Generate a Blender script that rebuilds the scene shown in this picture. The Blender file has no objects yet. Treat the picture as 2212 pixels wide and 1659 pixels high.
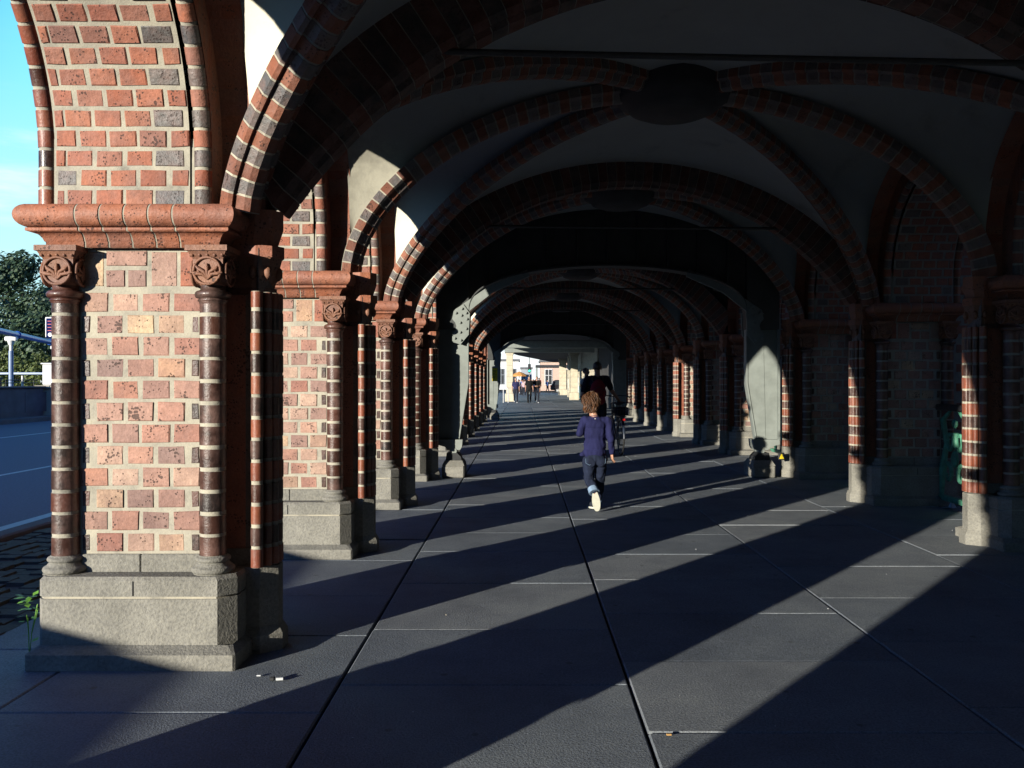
import bpy, bmesh, math, random
from mathutils import Vector, Matrix, noise
R = math.radians
PI = math.pi
rnd = random.Random(7)
S = bpy.context.scene
COL = S.collection

# ------------------------------------------------------------------ camera, sky, sun, exposure
cam = bpy.data.cameras.new('camera')
cam.sensor_width = 36; cam.lens = 36 * 1850 / 2212
cam.shift_x = -22 / 2212; cam.shift_y = -7.5 / 2212
cam.clip_start = 0.05; cam.clip_end = 2000
co = bpy.data.objects.new('camera', cam); COL.objects.link(co)
co.location = (0, 0, 1.6); co.rotation_euler = (R(90), 0, 0)
S.camera = co
SUN_AZ = 39.3      # direction the light travels, from +Y towards +X
SUN_EL = 9.3
W = bpy.data.worlds.new('World'); S.world = W; W.use_nodes = True
wn = W.node_tree; wn.nodes.clear()
out = wn.nodes.new('ShaderNodeOutputWorld'); bg = wn.nodes.new('ShaderNodeBackground')
sky = wn.nodes.new('ShaderNodeTexSky'); sky.sky_type = 'NISHITA'; sky.sun_disc = False
sky.sun_elevation = R(SUN_EL); sky.sun_rotation = R(180 + SUN_AZ)
sky.air_density = 1.0; sky.dust_density = 0.3; sky.ozone_density = 2.5
bg.inputs[1].default_value = 0.078
# bright haze and thin clouds low in the sky ahead, away from the sun
L_ = wn.links.new
tc = wn.nodes.new('ShaderNodeTexCoord'); sep = wn.nodes.new('ShaderNodeSeparateXYZ'); L_(tc.outputs['Generated'], sep.inputs[0])
def mrange(src, a, b, c=0.0, d=1.0):
    m = wn.nodes.new('ShaderNodeMapRange'); m.interpolation_type = 'SMOOTHSTEP'
    for k, v in zip(('From Min', 'From Max', 'To Min', 'To Max'), (a, b, c, d)): m.inputs[k].default_value = v
    L_(src, m.inputs['Value']); return m.outputs[0]
def wmath(op, a, b):
    m = wn.nodes.new('ShaderNodeMath'); m.operation = op
    for i, v in enumerate((a, b)):
        if isinstance(v, (int, float)): m.inputs[i].default_value = v
        else: L_(v, m.inputs[i])
    return m.outputs[0]
def wmix(f, a, b, mode='MIX'):
    m = wn.nodes.new('ShaderNodeMix'); m.data_type = 'RGBA'; m.blend_type = mode
    for k, v in (('Factor', f), ('A', a), ('B', b)):
        if isinstance(v, (int, float)): m.inputs[k].default_value = v
        elif isinstance(v, tuple): m.inputs[k].default_value = v + (1,)
        else: L_(v, m.inputs[k])
    return m.outputs['Result']
mp = wn.nodes.new('ShaderNodeMapping'); mp.inputs['Scale'].default_value = (2.0, 2.0, 10.0); L_(tc.outputs['Generated'], mp.inputs[0])
nz = wn.nodes.new('ShaderNodeTexNoise'); nz.inputs['Scale'].default_value = 2.6; nz.inputs['Detail'].default_value = 7; nz.inputs['Roughness'].default_value = .6
L_(mp.outputs[0], nz.inputs['Vector'])
deep = wmix(1.0, sky.outputs[0], (.42, .85, 1.7), 'MULTIPLY')
front = wmath('MULTIPLY', mrange(sep.outputs['Y'], .70, .84), mrange(sep.outputs['Z'], .62, .40))
haze_c = wmix(mrange(sep.outputs['Z'], .38, .05), (2.2, 8.6, 11.0), (6.4, 10.2, 10.8))
haze_c = wmix(mrange(sep.outputs['Z'], .075, .02), haze_c, (10.8, 11.6, 11.6))
cloud = wmath('MULTIPLY', mrange(nz.outputs[0], .46, .78), mrange(sep.outputs['Z'], .36, .12))
haze_c = wmix(cloud, haze_c, (9.4, 10.8, 10.9))
fin = wmix(front, deep, haze_c)
L_(fin, bg.inputs[0]); L_(bg.outputs[0], out.inputs[0])
sl = bpy.data.lights.new('sun', 'SUN'); sl.energy = 5.0; sl.angle = R(0.5); sl.color = (1.0, .93, .80)
so = bpy.data.objects.new('sun', sl); COL.objects.link(so)
sd = Vector((math.sin(R(SUN_AZ)) * math.cos(R(SUN_EL)), math.cos(R(SUN_AZ)) * math.cos(R(SUN_EL)), -math.sin(R(SUN_EL))))
so.rotation_euler = sd.to_track_quat('-Z', 'Y').to_euler(); so.location = (-20, -25, 12)
S.view_settings.view_transform = 'Standard'; S.view_settings.look = 'None'
S.view_settings.exposure = 0.45; S.view_settings.gamma = 1
S.cycles.use_denoising = True
S.cycles.max_bounces = 5; S.cycles.diffuse_bounces = 1; S.cycles.glossy_bounces = 3
S.cycles.sample_clamp_indirect = 0.04

# ------------------------------------------------------------------ materials
def newmat(name):
    m = bpy.data.materials.new(name); m.use_nodes = True
    return m, m.node_tree, m.node_tree.nodes['Principled BSDF']
def N(nt, t, **kw):
    n = nt.nodes.new(t)
    for k, v in kw.items():
        if k in n.inputs: n.inputs[k].default_value = v
        else: setattr(n, k, v)
    return n
def ramp(nt, src, stops, interp='LINEAR'):
    r = nt.nodes.new('ShaderNodeValToRGB'); cr = r.color_ramp; cr.interpolation = interp
    while len(cr.elements) < len(stops): cr.elements.new(0.5)
    for e, (p, c) in zip(cr.elements, stops):
        e.position = p; e.color = tuple(c) + (1,) if len(c) == 3 else c
    nt.links.new(src, r.inputs[0]); return r.outputs[0]
def mixc(nt, fac, a, b, mode='MIX'):
    m = nt.nodes.new('ShaderNodeMix'); m.data_type = 'RGBA'; m.blend_type = mode
    for key, v in (('Factor', fac), ('A', a), ('B', b)):
        if isinstance(v, (int, float)): m.inputs[key].default_value = v
        elif isinstance(v, tuple): m.inputs[key].default_value = v + (1,) if len(v) == 3 else v
        else: nt.links.new(v, m.inputs[key])
    return m.outputs['Result']
def bump(nt, bs, h, strength=.5, dist=.01, prev=None):
    b = nt.nodes.new('ShaderNodeBump'); b.inputs['Strength'].default_value = strength; b.inputs['Distance'].default_value = dist
    nt.links.new(h, b.inputs['Height'])
    if prev: nt.links.new(prev, b.inputs['Normal'])
    nt.links.new(b.outputs[0], bs.inputs['Normal']); return b.outputs[0]
def island_rand(nt):
    g = N(nt, 'ShaderNodeNewGeometry'); o = N(nt, 'ShaderNodeObjectInfo')
    a = N(nt, 'ShaderNodeMath', operation='ADD'); f = N(nt, 'ShaderNodeMath', operation='FRACT')
    nt.links.new(g.outputs['Random Per Island'], a.inputs[0]); nt.links.new(o.outputs['Random'], a.inputs[1]); nt.links.new(a.outputs[0], f.inputs[0])
    return f.outputs[0]
def objcoord(nt):
    t = N(nt, 'ShaderNodeTexCoord'); return t.outputs['Object']
def noise_(nt, co_, scale, detail=5, rough=.6, w=None):
    n = N(nt, 'ShaderNodeTexNoise', Scale=scale, Detail=detail, Roughness=rough)
    nt.links.new(co_, n.inputs['Vector']); return n.outputs[0]
def simple(name, col, rough=.8, nscale=12, var=.25, bmp=.2, metal=0, spec=None, bd=.004):
    m, nt, b = newmat(name); c = objcoord(nt)
    n = noise_(nt, c, nscale)
    lo = tuple(x * (1 - var) for x in col); hi = tuple(min(1, x * (1 + var)) for x in col)
    nt.links.new(ramp(nt, n, [(.3, lo), (.7, hi)]), b.inputs['Base Color'])
    b.inputs['Roughness'].default_value = rough; b.inputs['Metallic'].default_value = metal
    if spec is not None: b.inputs['Specular IOR Level'].default_value = spec
    if bmp: bump(nt, b, noise_(nt, c, nscale * 4), bmp, bd)
    return m
def brickmat(name, stops, rough=.75, pits=True, pitcol=(.05, .03, .025), coat=0):
    m, nt, b = newmat(name); c = objcoord(nt); r = island_rand(nt)
    base = ramp(nt, r, stops)
    n1 = noise_(nt, c, 9, 6, .65)
    base = mixc(nt, ramp(nt, n1, [(.42, (0, 0, 0)), (.68, (.5, .5, .5))]), base, (.33, .2, .17), 'MIX')
    n2 = noise_(nt, c, 60, 4, .7)
    base = mixc(nt, .55, base, ramp(nt, n2, [(.25, (.45, .42, .4)), (.75, (1.25, 1.2, 1.2))]), 'MULTIPLY')
    hgt = n2
    if pits:
        v = N(nt, 'ShaderNodeTexVoronoi', Scale=58.0); nt.links.new(c, v.inputs['Vector'])
        msk = ramp(nt, noise_(nt, c, 11, 4, .6), [(.46, (0, 0, 0)), (.72, (1, 1, 1))])
        ad = N(nt, 'ShaderNodeMath', operation='MULTIPLY_ADD'); ad.inputs[1].default_value = -.55
        nt.links.new(msk, ad.inputs[0]); nt.links.new(v.outputs['Distance'], ad.inputs[2])
        pm = ramp(nt, ad.outputs[0], [(0.0, (1, 1, 1)), (.06, (0, 0, 0))])
        base = mixc(nt, ramp(nt, pm, [(0, (0, 0, 0)), (1, (.8, .8, .8))]), base, pitcol)
        n4 = noise_(nt, c, 22, 3, .6); n3 = N(nt, 'ShaderNodeMath', operation='MULTIPLY_ADD'); n3.inputs[1].default_value = 2.2
        nt.links.new(n4, n3.inputs[0]); nt.links.new(n2, n3.inputs[2])
        sub = N(nt, 'ShaderNodeMath', operation='MULTIPLY_ADD'); sub.inputs[1].default_value = -1.6
        nt.links.new(pm, sub.inputs[0]); nt.links.new(n3.outputs[0], sub.inputs[2]); hgt = sub.outputs[0]
    soot = ramp(nt, noise_(nt, c, 1.7, 6, .7), [(.36, (.62, .58, .58)), (.56, (1.05, 1.03, 1.0))])
    base = mixc(nt, .8, base, soot, 'MULTIPLY')
    nt.links.new(base, b.inputs['Base Color']); b.inputs['Roughness'].default_value = rough
    if coat: b.inputs['Coat Weight'].default_value = coat; b.inputs['Coat Roughness'].default_value = .15
    bump(nt, b, hgt, .75, .004)
    return m
M = {}
M['brick_pale'] = brickmat('pale_worn_brick', [(0, (.44, .21, .16)), (.16, (.54, .33, .26)), (.32, (.34, .235, .21)), (.48, (.58, .31, .23)), (.64, (.66, .48, .37)), (.78, (.42, .25, .21)), (.9, (.74, .56, .36)), (1, (.50, .24, .17))])
M['brick_red'] = brickmat('red_brick', [(0, (.40, .12, .065)), (.3, (.50, .19, .11)), (.5, (.43, .16, .11)), (.7, (.54, .22, .13)), (.88, (.38, .19, .15)), (1, (.47, .15, .08))])
M['brick_grey'] = brickmat('grey_glazed_brick', [(0, (.13, .13, .13)), (.5, (.19, .18, .17)), (1, (.10, .11, .12))], rough=.5)
M['glaze'] = brickmat('dark_glazed_brick', [(0, (.055, .022, .016)), (.35, (.035, .026, .022)), (.6, (.10, .035, .02)), (.8, (.03, .026, .025)), (1, (.12, .045, .03))], rough=.36, pits=False, coat=.25)
M['glaze_red'] = brickmat('red_glazed_brick', [(0, (.30, .08, .04)), (.5, (.36, .12, .06)), (1, (.24, .07, .045))], rough=.4, pits=False, coat=.15)
M['terra'] = brickmat('terracotta', [(0, (.46, .17, .09)), (.5, (.52, .21, .12)), (.8, (.42, .17, .11)), (1, (.50, .24, .15))], rough=.6)
M['terra_worn'] = brickmat('worn_brown_terracotta', [(0, (.24, .11, .065)), (1, (.34, .16, .09))], rough=.6)
M['rib_red'] = brickmat('rib_red_brick', [(0, (.28, .10, .055)), (.5, (.35, .135, .075)), (1, (.22, .085, .055))], rough=.75)
M['arch_dark'] = brickmat('shade_dark_arch_brick', [(0, (.12, .04, .028)), (.5, (.16, .06, .04)), (1, (.09, .035, .028))], rough=.8)  # transverse arch brick, vault shade put into its darker colour
M['arch_grey'] = brickmat('shade_dark_grey_brick', [(0, (.05, .05, .05)), (1, (.08, .075, .07))], rough=.8)  # grey voussoirs of the same arches, also darkened to read as shaded
def mortar():
    m, nt, b = newmat('lime_mortar'); c = objcoord(nt)
    n = noise_(nt, c, 5, 6, .7); f = noise_(nt, c, 90, 3, .7)
    base = ramp(nt, n, [(.28, (.26, .25, .21)), (.45, (.45, .42, .34)), (.62, (.55, .51, .40)), (.8, (.63, .59, .46))])
    base = mixc(nt, .4, base, ramp(nt, f, [(.3, (.7, .7, .7)), (.7, (1.1, 1.1, 1.1))]), 'MULTIPLY')
    nt.links.new(base, b.inputs['Base Color']); b.inputs['Roughness'].default_value = .95
    bump(nt, b, f, .6, .004); return m
M['mortar'] = mortar()
def granite(name='grey_granite', a=(.20, .195, .17), bb=(.33, .32, .28), bs=.9, sc=55):
    m, nt, b = newmat(name); c = objcoord(nt)
    n = noise_(nt, c, 3.5, 6, .6); v = noise_(nt, c, sc, 3, .75)
    base = ramp(nt, n, [(.3, a), (.7, bb)])
    base = mixc(nt, .6, base, ramp(nt, v, [(.3, (.45, .45, .47)), (.5, (.95, .95, .95)), (.72, (1.4, 1.38, 1.3))]), 'MULTIPLY')
    nt.links.new(base, b.inputs['Base Color']); b.inputs['Roughness'].default_value = .85
    bump(nt, b, v, bs, .009); return m
M['granite'] = granite()
def plaster():
    m, nt, b = newmat('vault_plaster'); c = objcoord(nt)
    n = noise_(nt, c, 1.6, 7, .65); f = noise_(nt, c, 30, 4, .6)
    base = ramp(nt, n, [(.22, (.36, .34, .28)), (.42, (.72, .69, .56)), (.75, (.82, .79, .64))])
    nt.links.new(base, b.inputs['Base Color']); b.inputs['Roughness'].default_value = .95
    bump(nt, b, f, .25, .006); return m
M['plaster'] = plaster()
def paving():
    m, nt, b = newmat('granite_paving'); c = objcoord(nt); r = island_rand(nt)
    base = ramp(nt, r, [(0, (.195, .226, .262)), (.5, (.225, .257, .29)), (1, (.26, .285, .31))])
    n = noise_(nt, c, 1.3, 8, .7)
    base = mixc(nt, .9, base, ramp(nt, n, [(.3, (.62, .63, .66)), (.5, (.95, .95, .95)), (.7, (1.25, 1.22, 1.16))]), 'MULTIPLY')
    v = noise_(nt, c, 85, 3, .75)
    base = mixc(nt, .9, base, ramp(nt, v, [(.3, (.5, .5, .5)), (.5, (1, 1, 1)), (.72, (1.5, 1.48, 1.45))]), 'MULTIPLY')
    g1 = N(nt, 'ShaderNodeTexVoronoi', Scale=3.2); nt.links.new(c, g1.inputs['Vector'])
    base = mixc(nt, ramp(nt, g1.outputs['Distance'], [(.05, (.55, .55, .55)), (.075, (0, 0, 0))]), base, (.05, .052, .055))
    mp2 = N(nt, 'ShaderNodeMapping'); mp2.inputs['Scale'].default_value = (1.5, 9, 1); mp2.inputs['Rotation'].default_value = (0, 0, .5); nt.links.new(c, mp2.inputs[0])
    base = mixc(nt, ramp(nt, noise_(nt, mp2.outputs[0], 2.5, 6, .7), [(.60, (0, 0, 0)), (.74, (.35, .35, .35))]), base, (.34, .35, .35))
    nt.links.new(base, b.inputs['Base Color']); b.inputs['Roughness'].default_value = .7
    st = N(nt, 'ShaderNodeMapping'); st.inputs['Scale'].default_value = (1, 1, 1); nt.links.new(c, st.inputs[0])
    bump(nt, b, v, .8, .006, None); return m
M['paving'] = paving()
M['joint'] = simple('joint_dirt', (.03, .03, .03), .95)
M['asphalt'] = simple('asphalt', (.18, .20, .26), .85, 30, .2, .5)
M['paint_white'] = simple('white_paint', (.72, .72, .72), .6, 20, .1, .1)
M['cobble'] = granite('rough_cobbles', (.03, .035, .035), (.07, .075, .07), 1.0, 22)
M['steel_grey'] = simple('grey_green_painted_steel', (.26, .29, .27), .45, 5, .15, .08, 0)
M['girder_steel'] = simple('shade_dark_girder_steel', (.05, .055, .055), .6, 5, .25, .1)  # same paint as the columns, darkened to stand in for shade
M['iron_dark'] = simple('dark_iron', (.03, .032, .035), .5, 20, .3, .2)
M['concrete'] = simple('grey_concrete', (.16, .165, .17), .9, 2, .2, .2)
M['sandstone'] = simple('cream_sandstone', (.62, .56, .42), .9, 2.5, .18, .3)
M['deck'] = simple('sooty_deck', (.05, .05, .052), .9, 3, .3, .2)
M['verdigris'] = simple('verdigris', (.10, .34, .22), .5, 12, .4, .3)

# ------------------------------------------------------------------ mesh builder
class MB:
    def __init__(self): self.v = []; self.f = []; self.m = []; self.s = []; self.mats = []
    def mi(self, mat):
        if mat not in self.mats: self.mats.append(mat)
        return self.mats.index(mat)
    def add(self, vs, fs, mat, smooth=False):
        o = len(self.v); self.v += [tuple(p) for p in vs]; k = self.mi(mat)
        for f in fs: self.f.append([i + o for i in f]); self.m.append(k); self.s.append(smooth)
    def box(self, x0, x1, y0, y1, z0, z1, mat, bev=0):
        if bev <= 0:
            vs = [(x, y, z) for z in (z0, z1) for y in (y0, y1) for x in (x0, x1)]
            self.add(vs, [(0, 2, 3, 1), (4, 5, 7, 6), (0, 1, 5, 4), (2, 6, 7, 3), (0, 4, 6, 2), (1, 3, 7, 5)], mat)
        else:
            b = min(bev, (x1 - x0) * .45, (y1 - y0) * .45, (z1 - z0) * .45)
            bm = bmesh.new(); bmesh.ops.create_cube(bm, size=1)
            for v in bm.verts: v.co = Vector((x0 + (x1 - x0) * (v.co.x + .5), y0 + (y1 - y0) * (v.co.y + .5), z0 + (z1 - z0) * (v.co.z + .5)))
            bmesh.ops.bevel(bm, geom=bm.edges[:], offset=b, segments=1, affect='EDGES', profile=.5)
            self.bm(bm, mat)
    def bm(self, bm, mat, smooth=False, mtx=None):
        bm.verts.index_update()
        vs = [(mtx @ v.co) if mtx else v.co.copy() for v in bm.verts]
        self.add(vs, [[v.index for v in f.verts] for f in bm.faces], mat, smooth); bm.free()
    def prism(self, pts, z0, z1, mat, top=None, smooth=False, caps=True):
        """pts: (x,y) polygon ccw; extruded z0->z1; top: optional other polygon at z1"""
        t = top or pts; n = len(pts)
        vs = [(x, y, z0) for x, y in pts] + [(x, y, z1) for x, y in t]
        fs = [(i, (i + 1) % n, n + (i + 1) % n, n + i) for i in range(n)]
        self.add(vs, fs, mat, smooth)
        if caps: self.add(vs, [list(range(n))[::-1], list(range(n, 2 * n))], mat)
    def lathe(self, prof, cx, cy, mat, n=24, smooth=True, a0=0, a1=2 * PI, closed=True):
        k = len(prof); full = abs(a1 - a0 - 2 * PI) < 1e-4; cnt = n if full else n + 1
        vs = []
        for i in range(cnt):
            a = a0 + (a1 - a0) * i / n
            vs += [(cx + r * math.cos(a), cy + r * math.sin(a), z) for r, z in prof]
        fs = []
        for i in range(n if full else n):
            j = (i + 1) % cnt
            for q in range(k - 1): fs.append((i * k + q, j * k + q, j * k + q + 1, i * k + q + 1))
        self.add(vs, fs, mat, smooth)
    def cyl(self, p, q, r, mat, r2=None, n=10, smooth=True, caps=True):
        p = Vector(p); q = Vector(q); d = (q - p); r2 = r if r2 is None else r2
        if d.length < 1e-6: return
        z = d.normalized(); x = z.orthogonal().normalized(); y = z.cross(x)
        vs = [p + (x * math.cos(2 * PI * i / n) + y * math.sin(2 * PI * i / n)) * r for i in range(n)] + [q + (x * math.cos(2 * PI * i / n) + y * math.sin(2 * PI * i / n)) * r2 for i in range(n)]
        self.add(vs, [(i, (i + 1) % n, n + (i + 1) % n, n + i) for i in range(n)], mat, smooth)
        if caps: self.add(vs, [list(range(n))[::-1], list(range(n, 2 * n))], mat)
    def tube(self, pts, r, mat, n=8, closed=False, smooth=True):
        pts = [Vector(p) for p in pts]; L = len(pts); rs = r if isinstance(r, (list, tuple)) else [r] * L
        vs = []; up = None
        for i, p in enumerate(pts):
            a = pts[(i - 1) % L] if (closed or i) else p; b = pts[(i + 1) % L] if (closed or i < L - 1) else p
            t = (b - a).normalized()
            if up is None: up = t.orthogonal().normalized()
            up = (up - t * up.dot(t)).normalized(); s = t.cross(up)
            vs += [p + (up * math.cos(2 * PI * k / n) + s * math.sin(2 * PI * k / n)) * rs[i] for k in range(n)]
        fs = []
        for i in range(L if closed else L - 1):
            j = (i + 1) % L
            for k in range(n): fs.append((i * n + k, i * n + (k + 1) % n, j * n + (k + 1) % n, j * n + k))
        self.add(vs, fs, mat, smooth)
        if not closed: self.add(vs[:n] + vs[-n:], [list(range(n))[::-1], list(range(n, 2 * n))], mat)
    def ball(self, c, r, mat, sx=1, sy=1, sz=1, sub=2, mtx=None):
        bm = bmesh.new(); bmesh.ops.create_icosphere(bm, subdivisions=sub, radius=1)
        for v in bm.verts: v.co = Vector((v.co.x * r * sx, v.co.y * r * sy, v.co.z * r * sz))
        m = Matrix.Translation(Vector(c)) @ (mtx.to_4x4() if mtx else Matrix.Identity(4))
        self.bm(bm, mat, True, m)
    def brick(self, o, u, v, n, w, h, mat, d=.03, proud=.004, bev=.005, j=.0036):
        """o: centre on the wall plane, u/v in-plane axes, n outward"""
        def J(): return rnd.uniform(-j, j)
        c = [(-w / 2, -h / 2), (w / 2, -h / 2), (w / 2, h / 2), (-w / 2, h / 2)]
        pr = proud + J()
        f = [o + u * (a - math.copysign(bev, a) + J()) + v * (b - math.copysign(bev, b) + J()) + n * pr for a, b in c]
        s = [o + u * (a + J()) + v * (b + J()) + n * (pr - bev) for a, b in c]
        k = [o + u * a + v * b - n * d for a, b in c]
        vs = f + s + k; fs = [(0, 1, 2, 3)]
        for i in range(4):
            q = (i + 1) % 4; fs += [(4 + i, 4 + q, q, i), (8 + i, 8 + q, 4 + q, 4 + i)]
        self.add(vs, fs, mat)
    def mesh(self, name):
        me = bpy.data.meshes.new(name); me.from_pydata(self.v, [], self.f)
        for m in self.mats: me.materials.append(m)
        me.polygons.foreach_set('material_index', self.m); me.polygons.foreach_set('use_smooth', self.s)
        me.update(); return me
    def build(self, name, parent=None, loc=None):
        o = bpy.data.objects.new(name, self.mesh(name)); COL.objects.link(o)
        if parent: o.parent = parent
        if loc: o.location = loc
        return o
def empty(name, loc=(0, 0, 0), rz=0):
    o = bpy.data.objects.new(name, None); COL.objects.link(o); o.location = loc; o.rotation_euler = (0, 0, rz); o.empty_display_size = .2
    return o
def tag(o, label=None, cat=None, group=None, kind=None):
    if label: o['label'] = label
    if cat: o['category'] = cat
    if group: o['group'] = group
    if kind: o['kind'] = kind
    return o
def kids(o): return [c for c in ALLC.get(o.name, [])]
ALLC = {}
def copy_tree(o, parent=None):
    c = o.copy(); COL.objects.link(c)
    if parent: c.parent = parent
    for ch in list(o.children): copy_tree(ch, c)
    return c
X3, Y3, Z3 = Vector((1, 0, 0)), Vector((0, 1, 0)), Vector((0, 0, 1))

# ------------------------------------------------------------------ layout of the arcade
ZL = {-2: -3.66, -1: -.72, 0: 2.22, 1: 5.16, 2: 8.10, 3: 11.04, 4: 13.98, 5: 18.5, 6: 21.4, 7: 24.3, 8: 27.2, 9: 30.1, 10: 33.0, 11: 37.2, 12: 40.1}
XL = -2.2; XR = 5.10; ROFF = .30
SPR = 2.60
CH = .1262     # brick course

# ------------------------------------------------------------------ ground, road, paving
g = MB(); g.add([(-400, -200, -.16), (400, -200, -.16), (400, 900, -.16), (-400, 900, -.16)], [(0, 1, 2, 3)], simple('ground_earth', (.10, .10, .09), .95, .5, .3, .3))
tag(g.build('ground'), kind='structure')
g = MB(); g.box(-3.3, 8.0, -14, 118, -.5, -.03, M['joint'])
tag(g.build('paving_bed'), kind='structure')
g = MB()
lanes = [(-3.3, -2.55, .9, .2), (-2.55, -.965, 1.0, .62), (-.965, .565, 1.0, .5), (.565, 2.18, 1.0, .89), (2.18, 3.79, 1.06, .17), (3.79, 5.3, 1.0, .6), (5.3, 8.0, 1.3, .3)]
for li, (a, b, p, off) in enumerate(lanes):
    y = -14 + off
    while y < 112:
        ln = p * rnd.choice([1, 1, 1, 1.0, 1.25]) if li in (1, 2, 5) else p
        gx, gy = .007, .005
        if li in (1, 2): gx = .0075
        x0, x1, y0, y1 = a + gx, b - gx, y + gy, y + ln - gy
        bv = .008; hs = [rnd.uniform(-.004, .004) for _ in range(2)]; t = rnd.uniform(-.004, .004)
        def zt(x, yy): return hs[0] + t * ((yy - y0) / (y1 - y0) - .5)
        xs = [x0, x0 + bv, x1 - bv, x1]; ys = [y0, y0 + bv, y1 - bv, y1]
        vs = []
        for jy, yy in enumerate(ys):
            for jx, xx in enumerate(xs):
                edge = jx in (0, 3) or jy in (0, 3)
                vs.append((xx + (rnd.uniform(-.001, .001) if edge else 0), yy, zt(xx, yy) - (.007 if edge else 0)))
        fs = [(jy * 4 + jx, jy * 4 + jx + 1, jy * 4 + jx + 5, jy * 4 + jx + 4) for jy in range(3) for jx in range(3)]
        k = len(vs); vs += [(x0, y0, -.03), (x1, y0, -.03), (x1, y1, -.03), (x0, y1, -.03)]
        fs += [(0, k, k + 1, 3), (3, k + 1, k + 2, 15), (15, k + 2, k + 3, 12), (12, k + 3, k, 0)]
        g.add(vs, fs, M['paving']); y += ln
tag(g.build('footpath'), kind='structure')
# rough verge of setts between the arcade and the road
g = MB(); y = -14
while y < 60:
    for i in range(12):
        x = -3.35 - i * .16
        w = .07; hh = rnd.uniform(.0, .03) - .02
        yy = y + (.07 if i % 2 else 0) + rnd.uniform(-.01, .01)
        g.add([(x - w, yy - w, hh), (x + w, yy - w, hh), (x + w, yy + w, hh), (x - w, yy + w, hh), (x - w * 1.12, yy - w * 1.12, -.08), (x + w * 1.12, yy - w * 1.12, -.08), (x + w * 1.12, yy + w * 1.12, -.08), (x - w * 1.12, yy + w * 1.12, -.08)],
              [(0, 1, 2, 3), (4, 5, 1, 0), (5, 6, 2, 1), (6, 7, 3, 2), (7, 4, 0, 3)], M['cobble'])
    y += .16
tag(g.build('cobbled_verge'), kind='structure')
g = MB(); g.box(-5.5, -5.28, -14, 120, -.15, .02, M['concrete'], .02); tag(g.build('kerb'), kind='structure')
g = MB(); g.box(-20, -5.5, -14, 200, -.155, -.10, M['asphalt']); tag(g.build('road'), kind='structure')
g = MB()
for x0, x1 in ((-6.05, -5.85), (-9.4, -9.28), (-15.5, -15.35)): g.add([(x0, -14, -.096), (x1, -14, -.096), (x1, 200, -.096), (x0, 200, -.096)], [(0, 1, 2, 3)], M['paint_white'])
tag(g.build('road_markings'), kind='structure')

# ------------------------------------------------------------------ brick pier
def torus_prof(r, z0, z1, bulge, n=6):
    zc, h = (z0 + z1) / 2, (z1 - z0) / 2
    return [(r + bulge * math.cos(a), zc + h * math.sin(a)) for a in [(-PI / 2 + PI * i / n) for i in range(n + 1)]]
def column(mb_shaft, cx, cy, r, z0, z1, mats, ch=CH, ph=0, n=20, mort=True):
    """stack of glazed cylinder bricks with mortar rings"""
    k = 0; z = z0
    mb_shaft.lathe([(r - .003, z0), (r - .003, z1)], cx, cy, M['mortar'], n)
    while z < z1 - .02:
        t = min(z + ch - rnd.uniform(.015, .021), z1); rr = r + rnd.uniform(-.001, .0015)
        dx, dy = rnd.uniform(-.0015, .0015), rnd.uniform(-.0015, .0015)
        for pf, mt in (([(rr, z + .002), (rr, t - .002)], mats[(k + ph) % len(mats)]), ([(r - .006, z - .001), (rr - .001, z + .002)], M['mortar']), ([(rr - .001, t - .002), (r - .006, t + .001)], M['mortar'])): mb_shaft.lathe(pf, cx + dx, cy + dy, mt, n)
        z += ch; k += 1
def sweep_rect(mb, x0, x1, y0, y1, prof, matb, cuts=.13, sides='fbrl', gap=.006, smooth=True):
    """profile (d outward, z) round a rectangle, in brick-long segments with mortar between"""
    inner = [(d - .004, z) for d, z in prof]
    def seg(side, a, b, ca, cb, pr, mat, jit=0):
        vs = []
        for (t, cflag, sgn) in ((a, ca, -1), (b, cb, 1)):
            for d, z in pr:
                e = t + (sgn * d if cflag else 0)
                d2 = d + jit
                vs.append({'f': (e, y0 - d2, z), 'b': (-e + x0 + x1, y1 + d2, z), 'r': (x1 + d2, e, z), 'l': (x0 - d2, -e + y0 + y1, z)}[side])
        k = len(pr); fs = [(i, k + i, k + i + 1, i + 1) for i in range(k - 1)]
        mb.add(vs, fs, mat, smooth)
        mb.add(vs, [list(range(k)), list(range(k, 2 * k))[::-1]], mat)
    for s in sides:
        a0, a1 = (x0, x1) if s in 'fb' else (y0, y1)
        seg(s, a0, a1, True, True, inner, M['mortar'])
        L = a1 - a0; ends = min(.2, L * .3)
        ts = [a0, a0 + ends]; n = max(1, round((L - 2 * ends) / cuts))
        ts += [a0 + ends + (L - 2 * ends) * i / n for i in range(1, n)] + [a1 - ends, a1]
        ts = sorted(set(round(t, 4) for t in ts))
        for i in range(len(ts) - 1):
            seg(s, ts[i] + (gap if i else 0), ts[i + 1] - (gap if i < len(ts) - 2 else 0), i == 0, i == len(ts) - 2, prof, matb, rnd.uniform(-.0015, .0015))
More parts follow.
